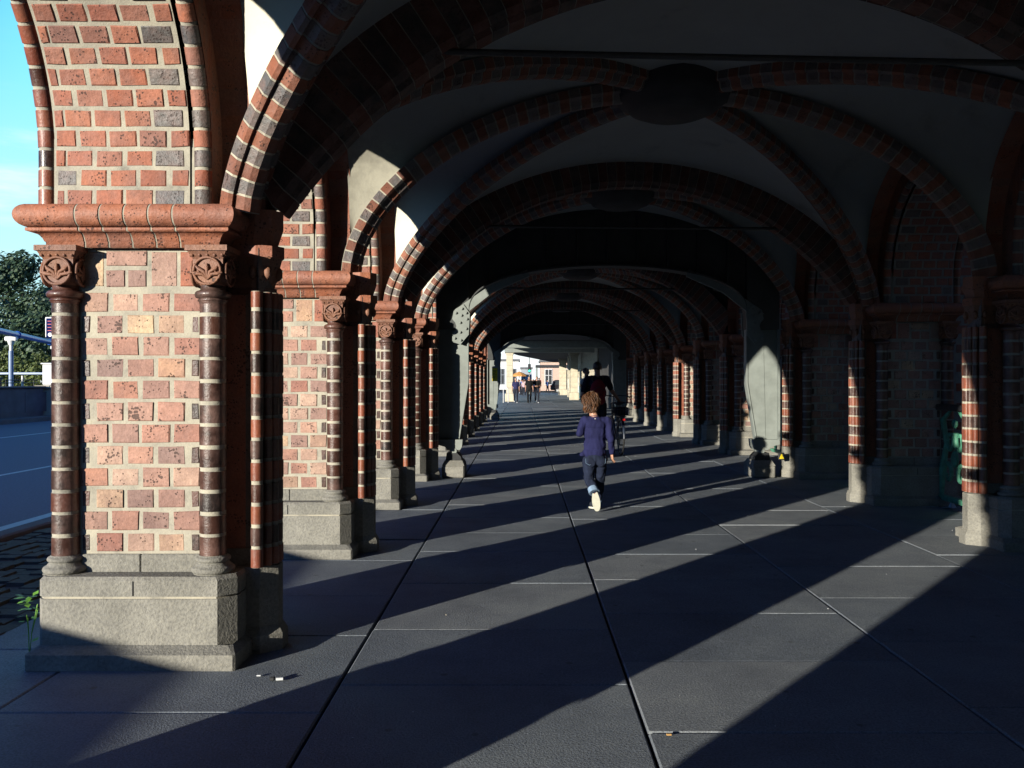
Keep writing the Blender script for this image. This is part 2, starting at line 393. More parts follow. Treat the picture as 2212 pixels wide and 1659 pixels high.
def capital(parent, cx, cy, r, z0, z1, fsign):
    """carved cushion capital, faces towards -y*fsign and both x sides"""
    mb = MB(); m = M['terra_worn']; h = z1 - z0; w = r * 1.15
    mb.lathe([(r * .9, z0), (r * 1.02, z0 + h * .06), (r * 1.16, z0 + h * .2), (r * 1.2, z0 + h * .45), (r * 1.22, z0 + h * .62)], cx, cy, m, 20)
    q = [(-w, -w), (w, -w), (w, w), (-w, w)]; q2 = [(a * 1.28, b * 1.28) for a, b in q]; q3 = [(a * 1.4, b * 1.4) for a, b in q]
    P = lambda l: [(cx + a, cy + b) for a, b in l]
    mb.prism(P(q), z0 + h * .5, z0 + h * .66, m); mb.prism(P(q), z0 + h * .66, z0 + h * .86, m, top=P(q2)); mb.prism(P(q3), z0 + h * .86, z1, m)
    for ang in (-90 * fsign, 0, 180, 90 * fsign)[:3]:
        rot = Matrix.Rotation(R(ang), 3, 'Z')
        def T(a, b, c): return Vector((cx, cy, z0 + h * .36)) + rot @ Vector((b, a, c))   # a lateral, b outward
        rr = h * .34; off = r * 1.16
        ring = [T(rr * math.cos(2 * PI * i / 24), off + .012, rr * math.sin(2 * PI * i / 24)) for i in range(24)]
        mb.tube(ring, .0085, m, 6, closed=True)
        c = T(0, off + .0, 0); n_ = rot @ X3
        mb.cyl(c - n_ * .03, c + n_ * .006, rr, m, n=24)
        for k in range(5):           # palmette leaves
            a = R(90 + (k - 2) * 38)
            pts = [T(0, off + .008, -rr * .62)] + [T(math.cos(a) * rr * t + math.copysign(.02, math.cos(a)) * (t > .6) * (abs(k - 2) > 0), off + .014, -rr * .35 + math.sin(a) * rr * t) for t in (.35, .65, .9)]
            mb.tube(pts, [.006, .010, .012, .005], m, 6)
        for s_ in (-1, 1):
            sp = [T(s_ * (rr * .42 + .018 * math.cos(t * 5) * (1 - t * .6)), off + .013, -rr * .15 + .02 * math.sin(t * 5) * (1 - t * .6)) for t in [i / 8 for i in range(9)]]
            mb.tube(sp, .006, m, 5)
        for k in range(5):
            mb.ball(T((k - 2) * w * .5, w * 1.13, h * .40), .011, m, sub=1)
    o = mb.build('capital', parent); return o
def col_base(parent, cx, cy, r, z0, z1, mat):
    mb = MB(); h = z1 - z0
    prof = [(r * 1.62, z0)] + torus_prof(r * 1.36, z0 + h * .04, z0 + h * .42, r * .28) + [(r * 1.3, z0 + h * .5), (r * 1.16, z0 + h * .6)] + torus_prof(r * 1.12, z0 + h * .64, z0 + h * .92, r * .2) + [(r * 1.04, z1)]
    mb.lathe(prof, cx, cy, mat, 24); return mb.build('column_base', parent)

def make_pier():
    root = empty('brick_pier')
    # base step and plinth (chamfered corners)
    mb = MB()
    def rect(x0, x1, y0, y1, c): return [(x0 + c, y0), (x1 - c, y0), (x1, y0 + c), (x1, y1 - c), (x1 - c, y1), (x0 + c, y1), (x0, y1 - c), (x0, y0 + c)]
    mb.prism(rect(-.53, .63, -.45, .45, .012), 0, .088, M['granite'])
    mb.prism(rect(-.53, .63, -.45, .45, .012), .088, .118, M['granite'], top=rect(-.50, .585, -.365, .365, .02), caps=False)
    oc = lambda cx, r, k=1.0: [(cx + r * math.cos(R(22.5 + 45 * i)), r * k * math.sin(R(22.5 + 45 * i))) for i in range(8)]
    mb.prism(oc(.60, .20, .8), 0, .10, M['granite']); mb.prism(oc(.60, .20, .8), .10, .15, M['granite'], top=oc(.60, .170, .75), caps=False)
    mb.build('base_step', root)
    mb = MB()
    def r2(x0, x1, y0, y1): return [(x0 + .025, y0), (x1 - .085, y0), (x1, y0 + .085), (x1, y1 - .085), (x1 - .085, y1), (x0 + .025, y1), (x0, y1 - .025), (x0, y0 + .025)]
    A = r2(-.505, .588, -.36, .36); Bq = r2(-.497, .580, -.352, .352)
    mb.prism(A, .10, .374, M['granite'], top=A); mb.prism(Bq, .37, .392, M['mortar'])
    # two blocks above the mortar bed
    sx = .03
    mb.prism([(x, y) for x, y in r2(-.505, .588, -.36, .36)], .388, .478, M['granite']); mb.prism(A, .478, .497, M['granite'], top=r2(-.49, .573, -.345, .345))
    mb.box(sx - .004, sx + .004, -.3625, -.34, .392, .474, M['joint'])
    mb.prism(oc(.60, .170, .75), .10, .50, M['granite'])
    mb.build('plinth', root)
    # granite dado and columns' bases
    mb = MB(); mb.box(-.36, .01, -.222, .222, .49, .598, M['granite'], .006); mb.box(.014, .37, -.222, .222, .49, .598, M['granite'], .006); mb.box(.33, .6, -.06, .06, .49, .598, M['granite'])
    mb.build('dado', root)
    cols = [(-.420, -.22, .074, 1), (.430, -.22, .074, 1), (-.420, .22, .074, -1), (.430, .22, .074, -1)]
    for cx, cy, r, fs in cols:
        sh = MB(); column(sh, cx, cy, r, .598, 2.05, [M['glaze']]); 
        c = sh.build('colonnette', root)
        nk = MB(); nk.lathe([(r - .002, 2.035), (r + .004, 2.05)] + torus_prof(r + .004, 2.052, 2.066, .008, 3) + torus_prof(r + .006, 2.07, 2.115, .022) + [(r - .004, 2.12), (r - .004, 2.145)], cx, cy, M['glaze'], 24)
        nk.build('necking_ring', c)
        col_base(c, cx, cy, r, .495, .60, M['granite'])
        capital(c, cx, cy, r, 2.14, 2.365, fs)
    # brick shaft
    mb = MB(); mb.box(-.36, .37, -.203, .203, .58, 2.38, M['mortar']); mb.box(.345, .56, -.045, .045, .58, 2.38, M['brick_red'])
    for face in (-1, 1):
        n = Vector((0, face, 0)); u = X3 * (-face); o0 = .005
        for k in range(12):
            z = .60 + CH * (k + .5); hb = CH - .020
            W_, p = .712, .178
            if k % 2: xs = [(-.267 + p * i, .154) for i in range(4)]; dark = []
            else: xs = [(-.178 + p * i, .154) for i in range(3)]; dark = [(-.316, .058), (.316, .058)]
            for x, w in xs: mb.brick(Vector((o0 + x, face * .203, z)), u, Z3, n, w + rnd.uniform(-.006, .004), hb + rnd.uniform(-.003, .003), M['brick_pale'], proud=.0045)
            for x, w in dark: mb.brick(Vector((o0 + x, face * .200, z)), u, Z3, n, w, hb, M['glaze'], proud=.006, bev=.012)
        # zone between the capitals: larger blocks
        for (x, w, z, h, mt) in ((-.295, .125, 2.245, .20, 'brick_pale'), (-.10, .235, 2.305, .085, 'brick_pale'), (-.165, .108, 2.19, .095, 'brick_pale'), (-.04, .108, 2.19, .095, 'brick_pale'), (.115, .15, 2.245, .20, 'brick_pale'), (.255, .09, 2.245, .20, 'brick_red')):
            mb.brick(Vector(((x * -face if face > 0 else x) + .025, face * .203, z)), u, Z3, n, w, h, M[mt], proud=.0045, j=.002)
    for sx in (-1, 1):           # narrow outer sides
        xx = -.36 if sx < 0 else .37
        for k in range(14):
            z = .60 + CH * (k + .5)
            for yy in ((-.075, .075) if k % 2 else (0,)): 
                if sx < 0: mb.brick(Vector((xx, yy, z)), Y3 * -1, Z3, X3 * -1, .13, .1, M['brick_red'])
    mb.build('brick_shaft', root)
    # respond: bundle of rolls towards the footpath
    mb = MB(); mb.prism([(.42, -.04), (.60, -.045), (.66, -.12), (.70, -.07), (.72, 0), (.70, .07), (.66, .12), (.60, .045), (.42, .04)], .49, 2.38, M['brick_grey'])
    for i, (cx, cy, rr) in enumerate(((.664, -.158, .036), (.708, -.100, .027), (.732, -.048, .027), (.738, 0, .030), (.732, .048, .027), (.708, .100, .027), (.664, .158, .036))):
        column(mb, cx, cy, rr, .51, 2.12, [M['glaze_red'], M['glaze']], ph=0, n=12)
    rs = mb.build('respond', root)
    mb = MB(); b0 = [(.46, -.06), (.62, -.105), (.70, -.085), (.74, 0), (.70, .085), (.62, .105), (.46, .06)]
    sc = lambda k: [(.46 + (x - .46) * k, y * k) for x, y in b0]
    mb.prism(sc(.98), 2.11, 2.15, M['glaze']); mb.prism(sc(.93), 2.15, 2.33, M['terra_worn'], top=sc(1.1)); mb.prism(sc(1.14), 2.33, 2.40, M['terra']); mb.prism(sc(1.0), 2.40, 2.50, M['terra'], top=sc(1.12)); mb.prism(sc(1.12), 2.50, 2.61, M['terra'])
    for x, y in sc(1.02)[1:-1]: mb.ball((x, y, 2.24), .026, M['terra_worn'], sz=1.8, sub=1)
    mb.build('respond_capital', rs)
    # cornice
    mb = MB()
    roll = [(-.05, 2.462)] + [(.085 + .062 * math.cos(a), 2.532 + .066 * math.sin(a)) for a in [(-PI / 2 + PI * i / 10) for i in range(11)]] + [(-.05, 2.598)]
    cav = [(-.05, 2.362), (.022, 2.362), (.024, 2.392), (.030, 2.396), (.036, 2.412), (.050, 2.430), (.072, 2.442), (.10, 2.446), (.10, 2.463), (-.05, 2.463)]
    sweep_rect(mb, -.49, .455, -.235, .235, cav, M['terra'], .13)
    sweep_rect(mb, -.49, .455, -.235, .235, roll, M['terra'], .135)
    mb.box(-.49, .455, -.235, .235, 2.37, 2.59, M['mortar'])
    mb.build('cornice', root)
    return root
# ------------------------------------------------------------------ arcade arch (spans from a pier towards the viewer)
AR = 1.26; THK = .21
def arc_path(span, R0, z_sp=SPR, stilt=.28, n=60, over=0.0):
    """centre-line of the intrados in (y,z); y from +span/2 to -span/2"""
    pts = []; st = int(n * .08)
    for i in range(st): pts.append((span / 2 + over, z_sp + stilt * i / st))
    for i in range(n + 1):
        a = PI * i / n; pts.append(((span / 2 + over) * math.cos(a), z_sp + stilt + (R0 + over) * math.sin(a)))
    for i in range(1, st + 1): pts.append((-(span / 2 + over), z_sp + stilt * (1 - i / st)))
    return pts
def resample(pts, step):
    d = [0]
    for a, b in zip(pts, pts[1:]): d.append(d[-1] + (Vector(b) - Vector(a)).length)
    n = max(2, round(d[-1] / step)); out_ = []; k = 0
    for i in range(n + 1):
        t = d[-1] * i / n
        while k < len(d) - 2 and d[k + 1] < t: k += 1
        f = (t - d[k]) / (d[k + 1] - d[k]); out_.append(Vector(pts[k]) + (Vector(pts[k + 1]) - Vector(pts[k])) * f)
    return out_
def make_arch(span):
    root = empty('arcade_arch')
    path = arc_path(span, AR); rp = resample(path, .1125)
    mb = MB(); x0, x1 = -.50, .28
    fine = path
    for a, b in zip(fine, fine[1:]):
        mb.add([(x0, a[0], a[1]), (x1, a[0], a[1]), (x1, b[0], b[1]), (x0, b[0], b[1])], [(3, 2, 1, 0)], M['mortar'])
    for i in range(len(rp) - 1):
        a, b = rp[i], rp[i + 1]; c = (a + b) / 2; t = (b - a); L = t.length; t = t / L
        V = Vector((0, t.x, t.y)); n = V.cross(X3) * -1
        cc = Vector((0, -c.x, SPR + .3 - c.y)); 
        if n.dot(cc) < 0: n = -n
        p = .172; odd = i % 2
        xs = [(x0 + .035 + p * (j + .5) + (p / 2 if odd else 0), .150, 'brick_red') for j in range(4 if not odd else 3)]
        if odd: xs = [(x0 + .07, .11, 'brick_grey' if rnd.random() < .4 else 'brick_red')] + [(x0 + .225 + p * j, .150, 'brick_red') for j in range(3)] + [(x1 - .055, .10, 'brick_red')]
        else: xs = [(x0 + .035, .05, 'brick_red')] + [(x0 + .145 + p * j, .150, 'brick_red') for j in range(3)] + [(x1 - .115, .17, 'brick_grey')]
        for x, w, mt in xs: mb.brick(Vector((x, c.x, c.y)), X3, V, n, w + rnd.uniform(-.006, .003), L - .022, M[mt], proud=.0045)
    mb.build('soffit_bricks', root)
    for xc, r, nm, mt in ((-.560, .052, 'outer_roll', ('glaze_red', 'glaze_red', 'glaze_red', 'glaze')), (.345, .055, 'inner_roll', ('brick_red', 'brick_grey'))):
        mb = MB()
        for i in range(len(rp) - 1):
            a, b = rp[i], rp[i + 1]; c = (a + b) / 2; t = (b - a); L = t.length; t /= L; V = Vector((0, t.x, t.y))
            n = V.cross(X3) * -1
            if n.dot(Vector((0, -c.x, SPR + .3 - c.y))) < 0: n = -n
            oc_ = n * (-r + .012)
            p = Vector((xc, a.x, a.y)) + oc_ + V * .010; q = Vector((xc, b.x, b.y)) + oc_ - V * .010
            mb.cyl(p, q, r + rnd.uniform(-.001, .001), M[mt[(i + 1) % len(mt)]], n=14)
        ph = [Vector((xc, a[0], a[1])) for a in path]; qs = []
        for a in path:
            c = Vector((0, -a[0], SPR + .3 - a[1])); c = c.normalized() if a[1] > SPR + .28 else Vector((0, -math.copysign(1, a[0]), 0))
            qs.append(Vector((xc, a[0], a[1])) + c * (-r + .012))
        mb.tube(qs, r - .004, M['mortar'], 12)
        mb.build(nm, root)
    # spandrel walls, outer and inner face
    mb = MB(); top = 5.0; hs = span / 2 + THK
    for x, s in ((-.52, 1), (.40, -1)):
        up = [(hs, SPR)] + [(p[0], p[1]) for p in arc_path(span, AR, over=.02)] + [(-hs, SPR)]
        for a, b in zip(up, up[1:]):
            vs = [(x, a[0], a[1]), (x, b[0], b[1]), (x, b[0], top), (x, a[0], top)]
            if abs(a[0] - b[0]) > 1e-5: mb.add(vs, [(0, 1, 2, 3)], M['brick_red'])
    so_ = arc_path(span, AR, over=.20)
    for a, b in zip(so_, so_[1:]): mb.add([(.395, a[0], a[1]), (.60, a[0], a[1]), (.60, b[0], b[1]), (.395, b[0], b[1])], [(3, 2, 1, 0)], M['brick_red'])
    for s in (-1, 1): mb.box(.40, .58, min(s * (span / 2 + .195), s * hs), max(s * (span / 2 + .195), s * hs), SPR, 2.95, M['brick_red'])
    mb.box(-.52, .40, -hs, hs, top, top + .02, M['deck'])
    for s in (-1, 1):
        mb.box(-.51, .35, s * (span / 2 + .01) if s > 0 else -hs, hs if s > 0 else -(span / 2 + .01), SPR, 3.0, M['mortar'])
    mb.build('spandrel', root)
    return root
ordn = ['first', 'second', 'third', 'fourth', 'fifth', 'sixth', 'seventh', 'eighth', 'ninth', 'tenth', 'eleventh', 'twelfth', 'thirteenth', 'fourteenth']
pier0 = make_pier(); pcount = 0
def place(proto, used, loc, mirror=False):
    o = proto if not used else copy_tree(proto)
    o.location = loc
    if mirror: o.scale = (-1, 1, 1)
    return o
first = False
for k in sorted(ZL):
    for side in ('road', 'river'):
        if side == 'road':
            o = place(pier0, first, ((XL - .16, ZL[k] - .18, 0) if k == 0 else (XL + (-.012 if k == 1 else .03 + .01 * min(k, 4)), ZL[k], 0))); first = True
        else: o = place(pier0, True, (XR, ZL[k] + ROFF, 0), True)
        if k >= 1:
            v = {('road', 1): 'sunlit brick pier nearest the viewer with worn pale bricks on a granite plinth'}.get((side, k))
            if side == 'road' and not v: v = f'sunlit brick pier with banded colonnette, {ordn[k-1]} along the road side'
            if side == 'river': v = f'shaded brick pier with glazed rolls, {ordn[k-2]} in view along the river side' if k >= 2 else 'river side brick pier level with the nearest road side pier, out of view'
        else: v = f'brick pier of the {side} side, {("just beside", "one bay behind", "two bays behind")[-k]} the viewer'
        tag(o, v, 'brick pier', f'brick piers along the {side} side')
SP = 2.94 - 2 * THK; SPW = (ZL[5] - ZL[4]) - 2 * THK; SPX = (ZL[11] - ZL[10]) - 2 * THK
arch_n = make_arch(SP); arch_w = make_arch(SPW); arch_x = make_arch(SPX); used = set()
ks = sorted(ZL)
for a, b in zip(ks, ks[1:]):
    sp = ZL[b] - ZL[a] - 2 * THK; pr = min((arch_n, arch_w, arch_x), key=lambda q: abs({arch_n: SP, arch_w: SPW, arch_x: SPX}[q] - sp))
    for side in ('road', 'river'):
        y = (ZL[a] + ZL[b]) / 2
        o = place(pr, pr in used, (XL + (0 if side == 'road' else 0), y, 0) if side == 'road' else (XR, y + ROFF, 0), side == 'river'); used.add(pr)
        sh_ = 1 if side == 'road' else 2
        where = f'between the {ordn[a-sh_]} and {ordn[b-sh_]} {side} side piers' if a >= sh_ else (f'springing towards the viewer from the first {side} side pier' if a == sh_ - 1 else f'{["abreast of", "just behind", "well behind"][sh_ - 2 - a] if sh_ - 2 - a < 3 else "far behind"} the viewer on the {side} side')
        tag(o, ('round brick arch ' if side == 'road' else 'shaded round brick arch ') + where, 'arch', f'arches of the {side} side arcade')

# ------------------------------------------------------------------ vaults
XA, XB, XC = -1.55, 4.45, 1.45
HB = 4.42
def quarter(A, B, n=28, p=1.3):
    """quarter-ellipse rib curve from springing A up to B"""
    out_ = []
    for i in range(n + 1):
        th = PI / 2 * i / n; f = 1 - math.cos(th); h = math.sin(th) ** p
        out_.append(Vector((A.x + (B.x - A.x) * f, A.y + (B.y - A.y) * f, A.z + (B.z - A.z) * h)))
    return out_
RIBP = [(-.125, -.03), (-.125, .05), (-.105, .068), (-.088, .055), (-.075, .075), (-.055, .115), (-.025, .135), (.025, .135), (.055, .115), (.075, .075), (.088, .055), (.105, .068), (.125, .05), (.125, -.03)]
def voussoirs(mb, pts, prof, step, mats, gap=.007, mortar_in=.004, start=0):
    P = resample(pts, step)
    frames = []
    horiz = Vector((pts[-1].x - pts[0].x, pts[-1].y - pts[0].y, 0)).normalized(); side = horiz.cross(Z3).normalized()
    def fr(i):
        a = P[max(0, i - 1)]; b = P[min(len(P) - 1, i + 1)]; t = (b - a).normalized(); dn = t.cross(side).normalized()
        if dn.z > 0 and abs(dn.z) > .02: dn = -dn
        if abs(dn.z) <= .02 and dn.dot(horiz) < 0: dn = -dn
        return t, dn
    F = [fr(i) for i in range(len(P))]
    k = len(prof)
    def ring(p, dn, pr, sh=0): return [p + side * u + dn * (v + sh) for u, v in pr]
    inner = [(u * .97, v - mortar_in) for u, v in prof]
    vs = []
    for i in range(len(P)): vs += ring(P[i], F[i][1], inner)
    mb.add(vs, [(i * k + q, i * k + q + 1, (i + 1) * k + q + 1, (i + 1) * k + q) for i in range(len(P) - 1) for q in range(k - 1)], M['mortar'])
    for i in range(len(P) - 1):
        t = (P[i + 1] - P[i]).normalized(); sh = rnd.uniform(-.0015, .0015)
        vs = ring(P[i] + t * gap, F[i][1], prof, sh) + ring(P[i + 1] - t * gap, F[i + 1][1], prof, sh)
        mb.add(vs, [(q, q + 1, k + q + 1, k + q) for q in range(k - 1)] + [list(range(k)), list(range(k, 2 * k))[::-1]], mats[(i + start) % len(mats)])
def ruled(mb, C1, C2, m=8):
    n = len(C1); vs = []
    for i in range(n):
        for j in range(m + 1):
            p = C1[i].lerp(C2[i], j / m); p = p.copy(); sp = (C1[i] - C2[i]).length
            p.z += .07 * math.sin(PI * j / m) * min(1, sp); vs.append(p)
    mb.add(vs, [(i * (m + 1) + j, i * (m + 1) + j + 1, (i + 1) * (m + 1) + j + 1, (i + 1) * (m + 1) + j) for i in range(n - 1) for j in range(m)], M['plaster'], True)
def half_wall(x, yp, ym, n=28):
    """half of the wall arch, from pier face yp to crown at ym"""
    r = abs(ym - yp) - THK + .20; s = 1 if ym > yp else -1; out_ = []
    for i in range(n + 1):
        t = i / n
        th = PI / 2 * t; out_.append(Vector((x, yp + s * (THK - .20) + s * r * (1 - math.cos(th)), SPR + .02 + .28 * min(1, t * 3) + (AR + .20) * math.sin(th))))
    return out_
def segarch(yl, yr, x0=-1.44, x1=4.34, rise=1.53, up=0.0, n=56):
    hs = (x1 - x0) / 2; Rr = (hs * hs + rise * rise) / (2 * rise); out_ = []
    for i in range(n + 1):
        x = -hs + 2 * hs * i / n; z = math.sqrt(Rr * Rr - x * x) - (Rr - rise)
        out_.append(Vector((x0 + hs + x * (1 + up / hs), yl + (yr - yl) * i / n, SPR + z + up)))
    return out_
def transverse(yl, yr, top):
    A = Vector((XA, yl, SPR)); B = Vector((XB, yr, SPR)); C = Vector((XC, (yl + yr) / 2, top))
    l = quarter(A, C); r = quarter(B, C); return l, r
def make_vault(idx, bays, label):
    """bays: list of pier indices, 2 = four-part, 3 = six-part"""
    root = empty('ribbed_vault', (XC, (ZL[bays[0]] + ZL[bays[-1]]) / 2, 0)); org = root.location.copy()
    ya = ZL[bays[0]]; yb = ZL[bays[-1]]; ym = (ya + yb) / 2 + ROFF / 2
    boss = Vector((XC, ym, HB)); webs = MB(); ribs = []
    for side, x, xw, off in (('l', -1.66, -1.62, 0), ('r', 4.56, 4.52, ROFF)):
        rl = {}
        for b in bays: rl[b] = quarter(Vector((x, ZL[b] + off + (.10 if b == bays[0] else -.10 if b == bays[-1] else 0), SPR)), boss, p=1.3 if b in (bays[0], bays[-1]) else 1.12)
        for b in bays: ribs.append(rl[b])
        for p, q in zip(bays, bays[1:]):
            yc = (ZL[p] + ZL[q]) / 2 + off
            ruled(webs, half_wall(xw, ZL[p] + off, yc), rl[p]); ruled(webs, half_wall(xw, ZL[q] + off, yc), rl[q])
        for b in (bays[0], bays[-1]):
            sg = segarch(ZL[b], ZL[b] + ROFF, up=.30); sg = sg[:29] if side == 'l' else sg[28:][::-1]; ruled(webs, sg, rl[b])
    for v in range(len(webs.v)): webs.v[v] = tuple(Vector(webs.v[v]) - org)
    w = webs.build('vault_web', root)
    for c in ribs:
        mb = MB(); voussoirs(mb, c[:-1], RIBP, .105, [M['rib_red'], M['brick_grey']])
        for v in range(len(mb.v)): mb.v[v] = tuple(Vector(mb.v[v]) - org)
        mb.build('rib', root)
    mb = MB(); mb.lathe([(.0, -.30), (.3, -.29), (.42, -.24), (.44, -.2), (.52, -.17), (.54, -.1), (.54, .1)], 0, 0, M['deck'], 32)
    b = mb.build('boss', root); b.location = boss - org + Vector((0, 0, .02))
    tag(root, label, 'vault', 'ribbed vaults over the footpath')
make_vault(0, [-1, 0, 1], 'plastered rib vault over the viewer, its brick rib lit beside the nearest pier')
make_vault(1, [1, 2, 3], 'plastered rib vault with a large round boss between the first and third piers')
make_vault(2, [3, 4], 'dark rib vault of one bay before the nearer steel portal')
make_vault(3, [5, 6, 7], 'dark rib vault just past the nearer steel portal')
make_vault(4, [7, 8, 9], 'dark rib vault between the seventh and ninth piers')
make_vault(5, [9, 10], 'dark rib vault of one bay before the farther steel portal')
def make_transverse(k, label):
    mb = MB(); l = segarch(ZL[k] + .08, ZL[k] + ROFF + .08)
    prof = [(-.17, -.42), (-.17, -.06), (-.13, -.02), (-.10, -.05), (-.075, 0), (.075, 0), (.10, -.05), (.13, -.02), (.17, -.06), (.17, -.42)]
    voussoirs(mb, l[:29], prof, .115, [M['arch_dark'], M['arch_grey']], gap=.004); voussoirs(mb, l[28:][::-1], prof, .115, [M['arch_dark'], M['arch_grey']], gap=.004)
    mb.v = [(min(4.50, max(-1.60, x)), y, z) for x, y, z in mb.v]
    tag(mb.build('transverse_arch'), label, 'arch', 'transverse arches across the footpath')
for k, t in ((-1, 'behind the viewer'), (1, 'springing from the nearest pier'), (3, 'springing from the third pier'), (5, 'springing from the fifth pier past the steel portal'), (7, 'springing from the seventh pier'), (9, 'springing from the ninth pier')):
    make_transverse(k, 'broad dark brick arch across the footpath, ' + t)
for k, t in ((1, 'thin black tie rod high across the first transverse arch'), (3, 'thin black tie rod across the third pier arch'), (5, 'tie rod crossing behind the nearer steel portal'), (7, 'tie rod crossing at the seventh pier'), (9, 'tie rod crossing at the ninth pier')):
    mb = MB(); mb.cyl((-1.45, ZL[k], 3.6), (4.35, ZL[k] + ROFF, 3.6), .02, M['iron_dark'], n=10)
    for s, x in ((-1, -1.3), (1, 4.2)): mb.cyl((x, ZL[k] + (0 if s < 0 else ROFF), 3.6), (x + .12, ZL[k] + (0 if s < 0 else ROFF), 3.6), .05, M['iron_dark'], n=6)
    tag(mb.build('tie_rod'), t, 'tie rod', 'iron tie rods under the vaults')
# deck over everything
mb = MB(); mb.box(-3.1, 7.2, -16, 43, 5.02, 5.9, M['deck']); mb.box(-3.3, -3.1, -16, 43, 5.3, 6.2, M['brick_red']); mb.box(7.2, 7.4, -16, 43, 5.3, 6.2, M['brick_red'])
mb.box(-1.85, 4.8, ZL[4] + .0, ZL[5], 4.45, 5.02, M['deck']); mb.box(-1.85, 4.8, ZL[10], 43, 4.45, 5.02, M['deck'])
mb.box(-3.1, 7.2, -16.3, -16, 0, 5.9, M['deck'])
tag(mb.build('viaduct_deck'), kind='structure')

# ------------------------------------------------------------------ steel portals
def make_portal():
    root = empty('steel_portal')
    cx = 1.42
    for s in (-1, 1):
        fx = lambda x: (x - cx) * (1 if s < 0 else -1)      # measured on the road side, mirrored for the other
        def pr(mb, pts, y0, y1, mat):
            q = [(fx(x), h) for x, h in pts]
            if s > 0: q = q[::-1]
            n = len(q); vs = [(a, y0, h) for a, h in q] + [(a, y1, h) for a, h in q]
            mb.add(vs, [list(range(n)), list(range(n, 2 * n))[::-1]] + [(n + i, n + (i + 1) % n, (i + 1) % n, i) for i in range(n)], mat)
        mb = MB()
        pts = [(-1.43, .60), (-1.06, .60), (-.905, 1.56), (-.905, 2.45), (-1.43, 2.45)]
        pr(mb, pts, -.06, .06, M['steel_grey'])
        pr(mb, [(-1.075, .60), (-1.05, .60), (-.895, 1.56), (-.895, 2.45), (-.92, 2.45), (-.92, 1.56)], -.078, .078, M['steel_grey'])
        pr(mb, [(-1.44, .60), (-1.41, .60), (-1.41, 2.45), (-1.44, 2.45)], -.14, .14, M['steel_grey'])
        pr(mb, [(-1.22, .60), (-1.20, .60), (-1.16, 2.45), (-1.18, 2.45)], -.068, -.05, M['steel_grey'])
        c = mb.build('column', root)
        mb = MB(); q = [(-1.158, 2.24), (-1.022, 2.196), (-.885, 2.36), (-.866, 2.712), (-.975, 2.865), (-1.132, 2.766), (-1.158, 2.62), (-1.11, 2.56), (-1.09, 2.50), (-1.11, 2.44), (-1.158, 2.39)]
        pr(mb, q, -.175, -.145, M['steel_grey']); pr(mb, q, .145, .175, M['steel_grey']); gp = mb.build('gusset_plate', c)
        for bx, bz in ((-1.12, 2.30), (-1.02, 2.27), (-1.10, 2.72), (-1.0, 2.79), (-1.03, 2.40), (-.93, 2.46), (-1.03, 2.56), (-.92, 2.62), (-1.01, 2.68), (-.93, 2.72)):
            b = MB(); b.cyl((0, 0, 0), (0, -.012, 0), .026, M['steel_grey'], n=12); b.cyl((0, -.012, 0), (0, -.034, 0), .017, M['steel_grey'], n=6, smooth=False)
            b.build('bolt', c, (fx(bx), -.175, bz))
        mb = MB(); pr(mb, [(-1.27, .27), (-1.0, .27), (-1.02, .34), (-1.08, .40), (-1.25, .40)], -.17, .17, M['iron_dark'])
        a = fx(-1.13); mb.cyl((a, -.16, .43), (a, .16, .43), .045, M['steel_grey'], n=16)
        pr(mb, [(-1.24, .45), (-1.03, .45), (-1.0, .50), (-.99, .62), (-1.43, .62), (-1.43, .54), (-1.28, .50)], -.15, .15, M['steel_grey'])
        mb.build('hinged_shoe', c)
        mb = MB(); x0, x1 = sorted((fx(-1.32), fx(-.95))); mb.box(x0, x1, -.30, .30, 0, .2, M['granite'], .02)
        mb.prism([(x0, -.30), (x1, -.30), (x1, .30), (x0, .30)], .2, .28, M['granite'], top=[(x0 + .04, -.22), (x1 - .04, -.22), (x1 - .04, .22), (x0 + .04, .22)])
        mb.build('pedestal', root)
    # arched girder
    mb = MB(); n = 40; low = []
    for i in range(n + 1):
        t = i / n; a = PI * t; x = -2.31 * math.cos(a); h = 2.70 + .80 * math.sin(a) ** .75; low.append((x, h))
    top = 4.45
    for y0, y1, dz, th in ((-.02, .02, 0, None), (-.16, .16, 0, .03)):
        for (a, ha), (b, hb) in zip(low, low[1:]):
            ta, tb = (top, top) if th is None else (ha + th, hb + th)
            vs = [(a, y0, ha), (b, y0, hb), (b, y0, tb), (a, y0, ta), (a, y1, ha), (b, y1, hb), (b, y1, tb), (a, y1, ta)]
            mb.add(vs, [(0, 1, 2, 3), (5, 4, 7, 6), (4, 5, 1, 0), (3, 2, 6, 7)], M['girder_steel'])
    for s in (-1, 1):       # arm plates at the knees
        q = [(s * 2.31, 2.70), (s * 2.29, 2.76), (s * 1.91, 3.06), (s * 1.3, 3.33), (s * 1.34, 3.44), (s * 1.98, 3.16), (s * 2.40, 2.87), (s * 2.6, 2.70)]
        if s > 0: q = q[::-1]
        k = len(q)
        vs = [(a, -.15, h) for a, h in q] + [(a, -.10, h) for a, h in q]
        mb.add(vs, [list(range(k))[::-1], list(range(k, 2 * k))] + [(i, (i + 1) % k, k + (i + 1) % k, k + i) for i in range(k)], M['steel_grey'])
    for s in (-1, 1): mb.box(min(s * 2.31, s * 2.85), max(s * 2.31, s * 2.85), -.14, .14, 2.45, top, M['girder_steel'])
    for i in range(9):
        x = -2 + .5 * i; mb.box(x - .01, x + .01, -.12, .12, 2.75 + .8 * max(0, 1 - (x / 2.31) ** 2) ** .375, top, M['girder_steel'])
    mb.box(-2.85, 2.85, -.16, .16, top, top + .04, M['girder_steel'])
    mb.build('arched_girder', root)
    return root
